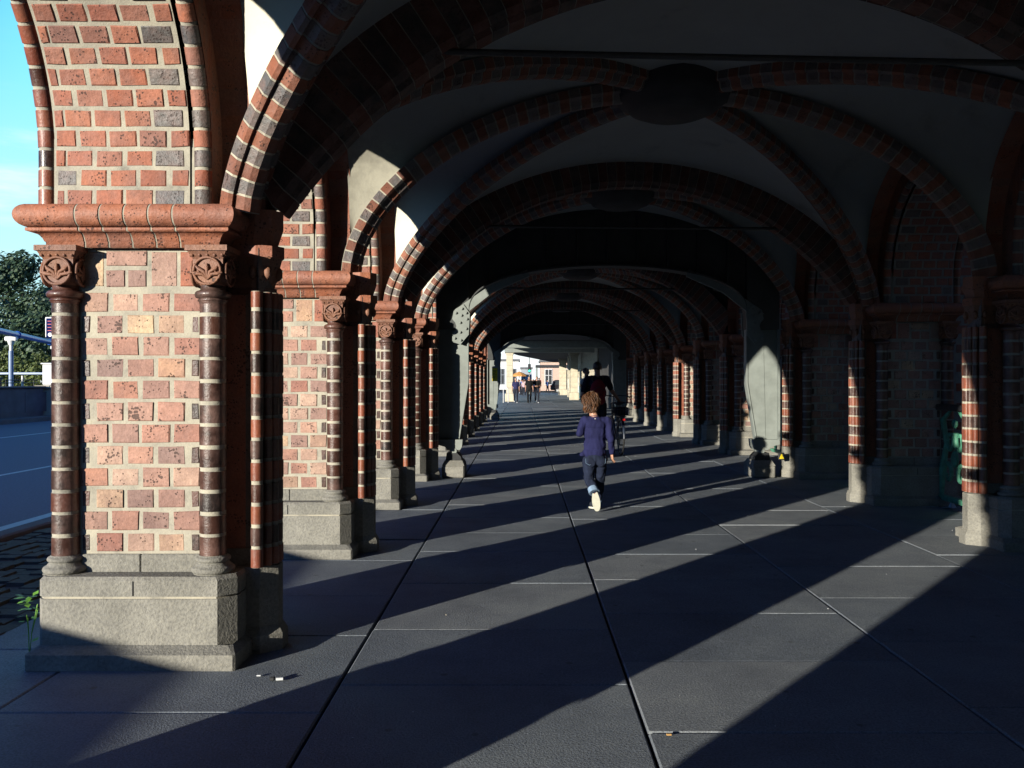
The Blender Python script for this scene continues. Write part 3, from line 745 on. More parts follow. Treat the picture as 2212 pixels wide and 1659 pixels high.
po = make_portal(); po.location = (1.42, 14.35, 0); tag(po, 'grey steel portal frame with bolted knee plates after the fourth pier', 'steel frame', 'steel portal frames')
p2 = copy_tree(po); p2.location = (1.42, 35.3, 0); tag(p2, 'grey steel portal frame farther off, near the bright end of the arcade', 'steel frame')
# yellow notice on the farther post
mb = MB(); ym = simple('yellow_notice', (.80, .62, .02), .5, 10, .05, 0); mb.box(-.11, .11, -.012, .012, -.27, .27, ym, .003)
ko = mb.build('notice_board', loc=(.49, 0, 0)); ko.location = (-1.12, 34.98, 1.84)
tb = MB()
for i in range(6): tb.box(-.075, .075 - .03 * (i % 3), -.016, -.013, .16 - i * .06, .185 - i * .06, M['iron_dark'])
tb.build('print', ko)
tag(ko, 'yellow notice with black print fixed to the farther steel post', 'notice')

# ------------------------------------------------------------------ river side: wall slabs behind the piers, balustrades
for k in range(0, 13):
    y = ZL[k] + ROFF
    mb = MB(); mb.box(5.62, 7.0, y - .16, y + .2, 0, 5.0, M['mortar'])
    for r_ in range(28):
        z = .06 + CH * (r_ + .5)
        x = 5.66 + (0 if r_ % 2 else .1)
        while x < 6.9:
            mb.brick(Vector((x + .1, y - .16, z)), X3, Z3, -Y3, .19, CH - .02, M['brick_red']); x += .212
    mb.box(5.60, 7.02, y - .24, y + .26, 0, .5, M['granite'], .02)
    tag(mb.build('buttress_wall'), f'shaded red brick buttress wall behind the {ordn[k-2]} river side pier in view' if k >= 2 else f'brick buttress wall on the river side {["behind", "abreast of"][k]} the viewer', 'wall', 'river side buttress walls')
def balustrade(y0, y1, label):
    root = empty('cast_iron_balustrade', (5.38, (y0 + y1) / 2, 0)); h = (y1 - y0) / 2
    mb = MB(); mb.box(-.06, .06, -h, h, 1.22, 1.30, M['iron_dark'], .015); mb.build('top_rail', root)
    mb = MB(); mb.box(-.04, .04, -h, h, .08, .14, M['verdigris']); mb.build('bottom_rail', root)
    n = 3; w = 2 * h / n
    for i in range(n):
        c = -h + w * (i + .5); mb = MB()
        for s in (-1, 1):
            sp = [(0, c + s * (.16 + .12 * math.cos(t * 6.5) * (1 - t * .75)), .42 + .16 * math.sin(t * 6.5) * (1 - t * .75)) for t in [j / 18 for j in range(19)]]
            mb.tube(sp, [.035 - .02 * j / 18 for j in range(19)], M['verdigris'], 7)
            sp = [(0, c + s * (.12 + .10 * math.cos(t * 6 + 2.6) * (1 - t * .7)), .86 + .17 * math.sin(t * 6 + 2.6) * (1 - t * .7)) for t in [j / 18 for j in range(19)]]
            mb.tube(sp, [.035 - .02 * j / 18 for j in range(19)], M['verdigris'], 7)
            mb.tube([(0, c + s * .34, .12), (0, c + s * .30, .5), (0, c + s * .2, .8), (0, c + s * .3, 1.1), (0, c + s * .1, 1.22)], [.03, .045, .03, .04, .02], M['verdigris'], 7)
        mb.ball((0, c, .62), .075, M['verdigris'], sx=.5, sz=1.5, sub=2); mb.ball((0, c, 1.06), .06, M['verdigris'], sx=.5)
        mb.build('scroll_panel', root)
    mb = MB()
    for s in (-1, 0, 1): mb.box(-.035, .035, s * w / 2 - .02 + (0), s * w / 2 + .02, .1, 1.22, M['iron_dark'])
    mb.build('post', root)
    tag(root, label, 'balustrade', 'cast iron balustrades between the river side piers')
for k in range(0, 6):
    balustrade(ZL[k] + ROFF + .3, ZL[k + 1] + ROFF - .3, f'green cast iron scroll balustrade between the {ordn[k-2]} and {ordn[k-1]} river side piers in view' if k >= 2 else f'green cast iron balustrade {["behind the viewer", "just before the first river side pier in view"][k]}')
# mass added beyond the openings to cut skylight into the arcade
mb = MB(); mb.box(16, 26, -60, 150, -.2, 9, M['concrete']); 
for i in range(40):
    for j in range(2): mb.box(15.9, 16, -58 + i * 5, -55.6 + i * 5, 1.2 + j * 3.6, 3.4 + j * 3.6, M['iron_dark'])
tag(mb.build('skyblocker'), 'long grey warehouse added beyond the river side openings to cut skylight', 'building')
mb = MB(); mb.box(-40, -22, -60, 17, -.2, 4.50, M['brick_red']); mb.box(-40.3, -21.7, -60.3, 17.3, 4.50, 4.63, M['concrete'])  # unseen block added to cast shade over the road
for i in range(15): mb.box(-22, -21.9, -58 + i * 5, -56 + i * 5, 1.0, 3.6, M['iron_dark'])
tag(mb.build('road_shade_block'), 'low flat roofed block added out of view across the road to shade it', 'building')

mb = MB()  # unseen row of blocks added to cast the low shadow on the pier bases
for i in range(11): mb.box(-7.5, -6.9, -24 + i * 3.02, -21.0 + i * 3.02, -.12, 1.325, M['concrete'], .015)
tag(mb.build('added_shadow_barrier'), 'long chest high block added out of view by the road to shadow the pier bases', 'barrier')

# ------------------------------------------------------------------ across the road, seen past the nearest pier
mb = MB(); mb.box(-21.3, -20.9, 14, 37.4, -.15, 1.28, M['concrete'], .02); mb.box(-21.4, -20.8, 14, 37.45, 1.28, 1.36, M['concrete'], .02); mb.box(-20.9, -20.2, 14, 37.6, -.15, .08, M['concrete'], .02)
for i in range(8): mb.box(-20.9, -20.885, 15 + i * 3, 17.7 + i * 3, .25, 1.1, M['concrete'])
pw = mb.build('parapet_wall'); 
mb = MB()
for h in (1.5, 1.62): mb.cyl((-21.1, 14, h), (-21.1, 37.3, h), .018, M['iron_dark'], n=6)
for i in range(12): mb.cyl((-21.1, 15 + 2 * i, 1.34), (-21.1, 15 + 2 * i, 1.64), .02, M['iron_dark'], n=6)
mb.build('rail', pw); tag(pw, 'dark grey concrete parapet across the road with a thin rail on top', 'parapet')
mb = MB(); mb.box(-21.3, -20.4, 37.6, 38.8, -.15, 1.25, M['sandstone'], .04); mb.box(-21.38, -20.3, 37.5, 38.9, 1.25, 1.38, M['sandstone'], .02)
tag(mb.build('stone_gatepost'), 'pale stone post at the end of the parapet across the road', 'post')
wm = simple('white_enamel', (.8, .8, .8), .3, 5, .05, 0)
mb = MB(); mb.box(-21.26, -20.5, 37.9, 38.5, 1.38, 2.35, wm, .06); mb.box(-21.3, -20.45, 37.85, 38.55, 2.32, 2.38, wm, .02)
tag(mb.build('cabinet'), 'white cabinet standing on the pale stone post across the road', 'cabinet')
bl = simple('blue_paint', (.03, .13, .62), .35, 4, .1, 0); bl2 = simple('steel_blue_paint', (.25, .33, .50), .35, 4, .1, 0)
mb = MB(); mb.cyl((-23.6, 35, 4.13), (-36, 70.4, 4.13), .155, bl, n=20)
for t in (.1, .35, .6, .85):
    p = Vector((-23.6, 35, 4.13)).lerp(Vector((-36, 70.4, 4.13)), t); d = Vector((-12.4, 35.4, 0)).normalized()
    mb.cyl(p - d * .05, p + d * .05, .2, bl, n=20)
bp = mb.build('blue_pipe'); 
def onpipe(y): return -23.6 - 12.4 * (y - 35) / 35.4
for y in (46.0, 58.3):
    x = onpipe(y); s_ = MB(); s_.cyl((x, y, -.1), (x, y, 3.2), .12, bl2, n=14); s_.cyl((x, y, 3.2), (x, y, 3.6), .09, wm, n=12); s_.build('post', bp)
    s_ = MB(); s_.box(x - .33, x + .33, y - .1, y + .1, 3.72, 3.97, wm, .05); s_.cyl((x, y, 3.5), (x, y, 3.75), .12, wm, r2=.2, n=12); s_.build('bracket', bp)
tag(bp, 'thick blue pipe carried overhead on white headed posts across the road', 'pipe')
navy = simple('navy_board', (.008, .016, .09), .95, 4, .1, 0, 0, .05)
mb = MB(); mb.box(-.62, .62, -.03, .03, -.60, .60, wm, .02); sg = mb.build('sign_board'); sg.location = (-25.32, 46.6, 4.45)
mb = MB(); mb.box(-.56, .56, -.045, -.032, -.54, .54, navy); 
mb.build('panel', sg)
mb = MB()
red = simple('red_lettering', (.6, .05, .05), .5, 4, .1, 0)
for i, (w, m_) in enumerate(((.5, red), (.36, red), (.44, red), (.3, red))): mb.box(-.48, -.48 + w, -.05, -.046, .36 - i * .17, .395 - i * .17, m_)
mb.cyl((-.35, -.05, -.36), (-.35, -.046, -.36), .11, wm, n=20); mb.build('lettering', sg)
mb = MB(); mb.cyl((0, .05, -4.5), (0, .05, -.6), .06, bl2, n=10); mb.build('post', sg)
tag(sg, 'dark blue sign board with a white rim seen beside the nearest pier', 'sign')
# kiosk canopy, barrel and posts by the shrubs
mb = MB(); mb.box(-32.5, -26.6, 50, 54, 1.95, 2.08, bl2, .02); kc = mb.build('canopy')
for x in (-32, -29.4, -27.1): p_ = MB(); p_.cyl((x, 50.4, -.1), (x, 50.4, 1.95), .07, wm, n=10); p_.build('post', kc)
mb = MB(); mb.box(-31.6, -30.6, 51, 51.6, -.1, .95, wm, .05); mb.build('counter', kc)
tag(kc, 'low blue canopy on white posts under the blue pipe', 'canopy')
mb = MB(); mb.lathe([(0, -.1), (.3, -.1), (.32, 0), (.33, .4), (.32, .85), (.28, .9), (0, .9)], -28.3, 49.3, bl, 18); tag(mb.build('barrel'), 'bright blue barrel in front of the canopy posts', 'barrel')
mb = MB(); mb.box(-30.4, -29.95, 48.9, 49.3, -.1, 1.7, M['brick_red'], .02); mb.box(-30.45, -29.9, 48.85, 49.35, 1.7, 1.78, M['concrete'], .01); tag(mb.build('brick_post'), 'orange brick post left of the blue barrel', 'post')
grass = simple('lawn', (.05, .14, .03), .95, 20, .4, .5)
mb = MB(); mb.add([(-120, 38, -.12), (-22, 38, -.12), (-22, 200, -.12), (-120, 200, -.12)], [(0, 1, 2, 3)], grass); tag(mb.build('lawn'), kind='structure')

# ------------------------------------------------------------------ trees
def leafmat(name, a, b):
    m, nt, bs = newmat(name); r = island_rand(nt); c = objcoord(nt)
    base = mixc(nt, noise_(nt, c, .6, 3, .5), ramp(nt, r, [(0, a), (1, b)]), tuple(x * .55 for x in a))
    nt.links.new(base, bs.inputs['Base Color']); bs.inputs['Roughness'].default_value = .6
    try: bs.inputs['Transmission Weight'].default_value = 0
    except Exception: pass
    return m
leaf_d = leafmat('dark_foliage', (.045, .095, .055), (.12, .19, .075)); leaf_l = leafmat('light_foliage', (.09, .13, .03), (.20, .24, .06))
bark = simple('bark', (.07, .055, .04), .95, 8, .4, .8)
def make_tree(name, loc, h, cw, label, group, leaf, nleaf=5000, ls=.16, trunk=.3, seed=1, cone=False):
    rg = random.Random(seed); root = empty(name, loc)
    t = MB(); th = h * trunk; t.cyl((0, 0, -.2), (0, 0, th), h * .025, bark, r2=h * .016, n=10); lumps = []
    for i in range(16):
        a = rg.uniform(0, 2 * PI); zz = rg.uniform(th * .9, h * .9); f = (zz - th * .8) / (h - th * .8)
        rad = cw * (.25 + .75 * math.sin(PI * min(1, f * .85 + .15)) if not cone else (1 - f) * .9 + .1) * rg.uniform(.35, .75)
        e = Vector((math.cos(a) * rad, math.sin(a) * rad, zz)); lumps.append((e, cw * rg.uniform(.28, .48) * (1 if not cone else .6)))
        t.tube([(0, 0, th * .8), (e.x * .4, e.y * .4, (th + zz) / 2), tuple(e)], [h * .010, h * .006, h * .002], bark, 6)
    lumps.append((Vector((0, 0, h * .9)), cw * .35)); lumps.append((Vector((0, 0, h * .6)), cw * .6))
    t.build('trunk', root); c = MB()
    for i in range(nleaf):
        e, r = rg.choice(lumps); d = Vector((rg.gauss(0, 1), rg.gauss(0, 1), rg.gauss(0, 1))).normalized(); p = e + d * r * (rg.random() ** .4) * rg.uniform(.85, 1.12)
        if p.z < .3: continue
        n = (d + Vector((rg.uniform(-1, 1), rg.uniform(-1, 1), rg.uniform(-.3, 1))) * .8).normalized(); u = n.orthogonal().normalized(); v = n.cross(u); s_ = ls * rg.uniform(.6, 1.3)
        c.add([p - u * s_, p - v * s_ * .6, p + u * s_, p + v * s_ * .6], [(0, 1, 2, 3)], leaf)
    c.build('crown', root); tag(root, label, 'tree' if 'shrub' not in name else 'shrub', group); return root
make_tree('broadleaf_tree', (-47.5, 81, 0), 13.6, 5.0, 'tall dark rounded tree farthest to the road side of the park', 'park trees across the road', leaf_d, 9000, .2, seed=3)
make_tree('broadleaf_tree', (-43.0, 78, 0), 10.3, 4.6, 'mid height dark tree under the gap of sky beside the pier', 'park trees across the road', leaf_d, 8000, .19, seed=5)
make_tree('poplar_tree', (-44.6, 84, 0), 13.0, 2.4, 'slim pointed tree rising beside the nearest pier capital', 'park trees across the road', leaf_d, 4500, .2, .15, 7, True)
make_tree('broadleaf_tree', (-42.0, 66, 0), 8.8, 4.3, 'broad olive tree in front of the tall dark one', 'park trees across the road', leaf_d, 8000, .17, seed=9)
make_tree('broadleaf_tree', (-37.2, 68, 0), 7.6, 4.3, 'broad dark tree partly behind the nearest pier', 'park trees across the road', leaf_d, 7000, .17, seed=11)
make_tree('broadleaf_tree', (-52.0, 78, 0), 9.5, 4.5, 'dark tree leaving the frame behind the tall one', 'park trees across the road', leaf_d, 6000, .2, seed=13)
for i, (x, y, h, w) in enumerate(((-35.6, 60, 3.9, 1.7), (-33.2, 59, 3.5, 1.6), (-37.6, 62, 3.6, 1.6))):
    make_tree('shrub', (x, y, 0), h, w, ('sunlit yellow green shrub under the middle of the blue pipe', 'sunlit yellow green shrub nearest the pier', 'sunlit shrub leaving the frame under the blue pipe')[i], 'sunlit shrubs', leaf_l, 3500, .11, .1, 20 + i)

# weed growing at the foot of the nearest pier
gl = simple('bright_leaf', (.22, .50, .06), .5, 20, .3, 0)
w = empty('weed', (-2.82, 4.90, 0)); w.scale = (.72, .72, .85); mb = MB()
for i in range(5):
    a = rnd.uniform(0, 6.28); mb.tube([(0, 0, 0), (.02 * math.cos(a), .02 * math.sin(a), .18), (.07 * math.cos(a), .07 * math.sin(a), .30 + .02 * i)], .003, gl, 5)
mb.build('stem', w); mb = MB()
for i in range(26):
    a = rnd.uniform(0, 6.28); z = rnd.choice([.14, .30, .36, .40, .42]) + rnd.uniform(-.03, .03); r0 = rnd.uniform(.01, .06); p = Vector((math.cos(a) * r0, math.sin(a) * r0, z)); d = Vector((math.cos(a), math.sin(a), rnd.uniform(-.3, .4))).normalized() * rnd.uniform(.05, .085); s_ = d.cross(Z3).normalized() * .024
    mb.add([p, p + d * .5 + s_, p + d, p + d * .5 - s_], [(0, 1, 2, 3)], gl)
mb.build('leaves', w); tag(w, 'small bright green weed growing at the outer foot of the nearest pier', 'weed')

# ------------------------------------------------------------------ the bright far end
mb = MB(); q = [(-1.25, 43), (7.0, 43), (7.0, 118), (3.3, 106), (-.4, 80), (-1.25, 70)]
mb.prism(q, 3.95, 4.9, M['deck']); tag(mb.build('road_bridge_slab'), 'dark flat bridge slab over the footpath at its bright far end', 'bridge slab')
for y in (50, 58):
    b = MB(); b.box(-1.2, 6.4, y, y + .35, 3.5, 3.95, M['steel_grey'], .02); tag(b.build('cross_beam'), ('steel cross beam under the slab just past the arcade', 'steel cross beam under the slab over the walking men')[y == 58], 'beam', 'cross beams under the bridge slab')
def stone_pier(x, y, w, d, h, label, g_=None):
    r_ = empty('stone_pier', (x, y, 0)); m_ = M['sandstone']
    a = MB(); a.box(-w / 2 - .1, w / 2 + .1, -d / 2 - .1, d / 2 + .1, 0, .62, m_, .03); a.build('base', r_)
    a = MB(); z = .62; i = 0
    while z < h - .45:
        a.box(-w / 2, w / 2, -d / 2, d / 2, z + .008, min(z + .42, h - .42), m_, .015); z += .42
    a.box(-w / 2 + .01, w / 2 - .01, -d / 2 + .01, d / 2 - .01, .6, h - .4, M['mortar']); a.build('shaft', r_)
    a = MB(); a.box(-w / 2 - .04, w / 2 + .04, -d / 2 - .04, d / 2 + .04, h - .42, h - .28, m_, .02); a.box(-w / 2 - .12, w / 2 + .12, -d / 2 - .12, d / 2 + .12, h - .28, h, m_, .03); a.build('cap', r_)
    tag(r_, label, 'stone pier', 'cream stone piers at the far end'); return r_
stone_pier(-.95, 65, .50, .9, 3.95, 'cream stone pier where the footpath opens to the street, beside the walking men')
stone_pier(4.45, 94, .75, .9, 3.95, 'cream stone pier beside the dark car')
stone_pier(4.25, 70.5, .6, .9, 3.95, 'cream stone pier at the near end of the graffiti wall')
stone_pier(4.75, 82, .6, .9, 3.95, 'cream stone pier halfway along the graffiti wall')
teal = simple('teal_graffiti', (.05, .18, .22), .6, 3, .5, 0); gw = simple('white_graffiti', (.75, .78, .74), .6, 3, .1, 0)
gwl = empty('graffiti_wall', (4.9, 78, 0)); mb = MB()
for r_ in range(9):
    y = -22 + (.5 if r_ % 2 else 0)
    while y < 15: mb.box(-.0, .5, y, y + .96, r_ * .44 + .005, r_ * .44 + .432, M['sandstone'], .012); y += .98
mb.box(.02, .48, -22, 15.5, 0, 3.95, M['mortar']); mb.build('masonry', gwl)
mb = MB(); mb.box(.1, .5, -36, -22.02, 0, 3.95, M['deck']); mb.build('dark_panelling', gwl)
for y, w_, m_ in ((-20, 3.2, teal), (-15.5, 2.4, gw), (-12, 3.0, teal), (-5, 3.0, teal), (0, 2.4, gw), (5, 3.4, teal), (10, 3, teal)):
    d = MB(); d.box(-.035, .0, y, y + w_, .05, 2.2 if m_ is gw else 1.15, m_, .02)
    for i in range(4): d.tube([(-.04, y + .4 + i * .55, .5 + .3 * (i % 2)), (-.04, y + .7 + i * .5, 1.5), (-.04, y + .3 + i * .6, 1.9), (-.04, y + .9 + i * .5, 1.2)], .04, gw if m_ is teal else teal, 5)
    d.build('painted_panel', gwl)
tag(gwl, 'stone wall with white and teal graffiti panels leading to the street', 'wall')
# hoop rail by the cream pier
mb = MB(); mb.tube([(-1.35, 61.5, 0), (-1.35, 61.5, .95), (-1.25, 61.5, 1.1), (-1.1, 61.5, 1.1), (-1.0, 61.5, .95), (-1.0, 61.5, 0)], .03, M['paint_white'], 8)
tag(mb.build('hoop_rail'), 'pale bent hoop rail beside the cream pier', 'rail')
# street beyond
def facade(name, x0, x1, y, h, mat, label, wins, wmat, d=8, floors=2, ww=1.0, wh=1.7):
    r_ = empty(name, ((x0 + x1) / 2, y, 0)); W_ = x1 - x0
    a = MB(); a.box(-W_ / 2, W_ / 2, 0, d, 0, h, mat); a.build('wall', r_)
    a = MB(); a.box(-W_ / 2 - .2, W_ / 2 + .2, -.3, d, h, h + .35, M['concrete'], .03); a.build('cornice', r_)
    for f in range(floors):
        for i in range(wins):
            x = -W_ / 2 + W_ * (i + .5) / wins; z = 1.0 + f * 3.2
            b = MB(); b.box(x - ww / 2 - .1, x + ww / 2 + .1, -.08, .0, z - .1, z + wh + .1, wmat, .01); fr = b.build('window', r_)
            b = MB(); b.box(x - ww / 2, x + ww / 2, -.10, -.075, z, z + wh, M['iron_dark']); b.box(x - .04, x + .04, -.12, -.09, z, z + wh, wmat); b.box(x - ww / 2, x + ww / 2, -.12, -.09, z + wh * .6, z + wh * .6 + .07, wmat); b.build('pane', fr)
    tag(r_, label, 'building', 'buildings beyond the far street'); return r_
fb = simple('orange_brick_facade', (.62, .45, .36), .9, 3, .15, .2); fw = simple('white_facade', (.72, .74, .74), .8, 2, .1, .1); fg = simple('grey_facade', (.36, .40, .44), .8, 2, .1, .1)
facade('brick_building', 2.9, 20, 134, 4.5, fb, 'orange brick building with white framed windows behind the car', 7, wm, floors=1, wh=2.3)
facade('white_building', -13, -.6, 150, 5.0, fw, 'pale plastered building behind the crowd at the far end', 6, fg, floors=1, wh=2.6)
facade('grey_building', -.2, 1.9, 170, 3.9, fg, 'small blue grey building in the gap over the crowd', 2, wm, floors=1, ww=.6)
mb = MB(); mb.box(2.0, 8.5, 126.5, 129, 3.5, 3.9, M['iron_dark'], .05); mb.box(2.0, 2.3, 126.6, 126.9, 0, 3.9, M['steel_grey']); mb.box(7.8, 8.1, 126.6, 126.9, 0, 3.9, M['steel_grey'])
tag(mb.build('shop_awning'), 'dark shop awning in front of the orange brick building', 'awning')
tl = empty('traffic_light', (.85, 101, 0)); a = MB(); a.cyl((0, 0, 0), (0, 0, 4.7), .055, M['steel_grey'], n=10); a.build('pole', tl)
a = MB(); a.box(-.17, .17, -.32, -.06, 2.55, 3.55, M['iron_dark'], .05); hb_ = a.build('signal_head', tl)
gm, gnt, gb = newmat('green_lamp'); gb.inputs['Base Color'].default_value = (.02, .5, .25, 1); gb.inputs['Emission Color'].default_value = (.03, .9, .5, 1); gb.inputs['Emission Strength'].default_value = 2.5
for i, m_ in enumerate((gm, M['iron_dark'], M['iron_dark'])):
    a = MB(); a.cyl((0, -.33, 2.74 + .3 * i), (0, -.345, 2.74 + .3 * i), .11, m_, n=16); a.tube([(-.12, -.42, 2.78 + .3 * i), (-.08, -.42, 2.87 + .3 * i), (.08, -.42, 2.87 + .3 * i), (.12, -.42, 2.78 + .3 * i)], .012, M['iron_dark'], 5); a.build('lamp', hb_)
tag(tl, 'traffic light showing green over the far crowd', 'traffic light')
pm_ = empty('parasol', (-.35, 108, 0)); a = MB(); a.cyl((0, 0, 0), (0, 0, 2.5), .03, wm, n=8); a.build('pole', pm_)
a = MB(); ormat = simple('orange_canvas', (.75, .36, .10), .8, 4, .1, 0); a.lathe([(0, 2.75), (.5, 2.55), (1.05, 2.25), (1.05, 2.12)], 0, 0, ormat, 10, smooth=False); a.build('canopy', pm_)
tag(pm_, 'orange parasol standing over the far crowd', 'parasol')
# dark car
def make_car():
    r_ = empty('parked_car', (5.95, 111, 0)); cp, cnt, cb = newmat('dark_car_paint'); cb.inputs['Base Color'].default_value = (.03, .025, .03, 1); cb.inputs['Roughness'].default_value = .25; cb.inputs['Coat Weight'].default_value = .6
    prof = [(-2.2, .35), (-2.28, .55), (-2.25, .95), (-2.12, 1.05), (-1.9, 1.58), (-1.6, 1.68), (.2, 1.66), (.75, 1.45), (1.15, 1.05), (2.05, .92), (2.25, .7), (2.25, .38)]
    for nm, mt, pr_, w0 in (('body', cp, prof, .92),):
        a = MB(); n = len(pr_); lay = []
        for y, k in ((-w0, .0), (-w0 * .98, 0), (w0, 0)): pass
        ins = [.0 if z < 1.0 else (z - 1.0) * .28 for x, z in pr_]
        vs = [(x, -w0 + i_, z) for (x, z), i_ in zip(pr_, ins)] + [(x, w0 - i_, z) for (x, z), i_ in zip(pr_, ins)]
        a.add(vs, [list(range(n))[::-1], list(range(n, 2 * n))] + [(i, (i + 1) % n, n + (i + 1) % n, n + i) for i in range(n)], mt); body = a.build(nm, r_)
        bv = body.modifiers.new('b', 'BEVEL'); bv.width = .05; bv.segments = 2
    gls = simple('car_glass', (.05, .06, .07), .08, 3, .1, 0)
    for x0, x1, x2, x3 in ((-1.85, -.75, -.75, -1.62), (-.68, .15, .1, -.68), (.22, 1.0, .68, .2)):
        a = MB(); a.add([(x0, -.915, 1.06), (x1, -.915, 1.06), (x2, -.765, 1.56), (x3, -.765, 1.56)], [(0, 1, 2, 3)], gls); a.build('window', body)
    a = MB(); a.box(-2.33, -2.1, -.93, -.6, .78, 1.02, simple('red_lens', (.6, .03, .03), .2, 4, .1, 0), .03); a.build('tail_light', r_)
    a = MB(); a.box(2.1, 2.3, -.93, -.6, .68, .82, wm, .03); a.build('headlight', r_)
    for x in (-1.38, 1.42):
        for y in (-.9, .74):
            a = MB(); a.cyl((x, y, .35), (x, y + .2, .35), .35, M['iron_dark'], n=24); wl = a.build('wheel', r_)
            b = MB(); b.cyl((x, y - .01, .35), (x, y + .05, .35), .23, M['steel_grey'], n=20)
            for k in range(5): t = 2 * PI * k / 5; b.cyl((x, y - .02, .35), (x + .22 * math.cos(t), y - .02, .35 + .22 * math.sin(t)), .03, wm, n=6)
            b.build('rim', wl)
    tag(r_, 'dark off road car standing at the kerb beyond the cream pier', 'car'); return r_
make_car()

# ------------------------------------------------------------------ people
def cloth(name, col, rough=.9, sc=9, var=.3):
    m, nt, b = newmat(name); c = objcoord(nt); mp_ = N(nt, 'ShaderNodeMapping'); mp_.inputs['Scale'].default_value = (1, 1, .45); nt.links.new(c, mp_.inputs[0])
    n = noise_(nt, mp_.outputs[0], sc, 4, .55); f = noise_(nt, c, 220, 2, .6)
    nt.links.new(ramp(nt, n, [(.3, tuple(x * (1 - var) for x in col)), (.7, tuple(min(1, x * (1 + var)) for x in col))]), b.inputs['Base Color'])
    b.inputs['Roughness'].default_value = rough; b.inputs['Specular IOR Level'].default_value = .2
    b1 = bump(nt, b, n, .5, .02); bump(nt, b, f, .2, .002, b1); return m
def skinm(name='skin', c=(.55, .30, .20)):
    m, nt, b = newmat(name); o = objcoord(nt); n = noise_(nt, o, 14, 3, .5)
    nt.links.new(ramp(nt, n, [(.3, tuple(x * .9 for x in c)), (.7, c)]), b.inputs['Base Color']); b.inputs['Roughness'].default_value = .5
    b.inputs['Subsurface Weight'].default_value = .1; b.inputs['Subsurface Radius'].default_value = (.02, .008, .004); return m
skin = skinm()
def blob(name, items, vox, mat, parent=None, loc=None, sm=6, disp=0, dsc=8, seed=0):
    """items: ('c', p, q, r1, r2) tapered capsules / ('e', centre, (rx,ry,rz)[, Matrix]) ellipsoids -> one continuous surface"""
    mb = MB()
    for it in items:
        if it[0] == 'c':
            _, p, q, r1, r2 = it; mb.cyl(p, q, r1, mat, r2=r2, n=16); mb.ball(p, r1, mat, sub=3); mb.ball(q, r2, mat, sub=3)
        else: mb.ball(it[1], 1, mat, *it[2], sub=3, mtx=it[3] if len(it) > 3 else None)
    me = mb.mesh(name); o = bpy.data.objects.new(name, me); COL.objects.link(o)
    r_ = o.modifiers.new('r', 'REMESH'); r_.mode = 'VOXEL'; r_.voxel_size = vox; r_.use_smooth_shade = True
    s_ = o.modifiers.new('s', 'SMOOTH'); s_.factor = .5; s_.iterations = sm
    dg = bpy.context.evaluated_depsgraph_get(); dg.update(); ev = o.evaluated_get(dg); nm = bpy.data.meshes.new_from_object(ev)
    o.modifiers.clear(); o.data = nm
    if disp:
        nv = [v.normal.copy() for v in nm.vertices]
        for v, n in zip(nm.vertices, nv):
            q = Vector((v.co.x * dsc + seed, v.co.y * dsc, v.co.z * dsc * .55)); v.co += n * disp * (noise.noise(q) + .5 * noise.noise(q * 2.3))
    for p in nm.polygons: p.use_smooth = True
    if not nm.materials: nm.materials.append(mat)
    if parent: o.parent = parent
    if loc: o.location = loc
    return o
V = Vector
def hand(w, d, side, s=1.0, curl=.3):
    """palm, four unequal curled fingers and a thumb; w wrist, d pointing direction, side lateral axis towards the thumb"""
    d = d.normalized(); side = (side - d * side.dot(d)).normalized(); n = d.cross(side); it = [('c', w, w + d * .03 * s, .020 * s, .022 * s)]
    for k in range(4):
        u = (1.5 - k) * .0165 * s; it.append(('c', w + d * .02 * s + side * u * .7, w + d * .068 * s + side * u, .0115 * s, .0105 * s))
    for k, L in enumerate((.060, .067, .062, .048)):
        u = (1.5 - k) * .0175 * s; a = w + d * .072 * s + side * u; c_ = curl + .07 * k
        b = a + (d * math.cos(c_) + n * math.sin(c_)) * L * .42 * s; c = b + (d * math.cos(c_ * 2.2) + n * math.sin(c_ * 2.2)) * L * .33 * s; e = c + (d * math.cos(c_ * 3.2) + n * math.sin(c_ * 3.2)) * L * .25 * s
        it += [('c', a, b, .0088 * s, .0082 * s), ('c', b, c, .0082 * s, .0074 * s), ('c', c, e, .0074 * s, .0062 * s)]
    a = w + d * .022 * s + side * .022 * s; b = a + (d * .75 + side * .6 + n * .2).normalized() * .034 * s; c = b + (d * .95 + side * .15 + n * .3).normalized() * .026 * s
    it += [('c', a, b, .011 * s, .0095 * s), ('c', b, c, .0095 * s, .0075 * s)]
    return it
def head_items(c, s=1.0, f=V((0, 1, 0))):
    """head of height ~.23*s, facing f"""
    r = f.cross(Z3).normalized(); up = Z3
    rot = Matrix((r, f, up)).transposed()
    P = lambda x, y, z: c + (r * x + f * y + up * z) * s
    return [('e', P(0, -.008, .025), (.074 * s, .092 * s, .088 * s), rot), ('e', P(0, .025, -.035), (.056 * s, .062 * s, .075 * s), rot), ('e', P(0, .05, -.085), (.026 * s, .025 * s, .022 * s), rot),
            ('c', P(0, .088, .01), P(0, .106, -.022), .009 * s, .013 * s), ('e', P(.030, .078, .02), (.018 * s, .012 * s, .008 * s), rot), ('e', P(-.030, .078, .02), (.018 * s, .012 * s, .008 * s), rot),
            ('e', P(0, .086, -.052), (.024 * s, .010 * s, .007 * s), rot), ('e', P(.075, -.005, -.005), (.010 * s, .020 * s, .032 * s), rot), ('e', P(-.075, -.005, -.005), (.010 * s, .020 * s, .032 * s), rot)]
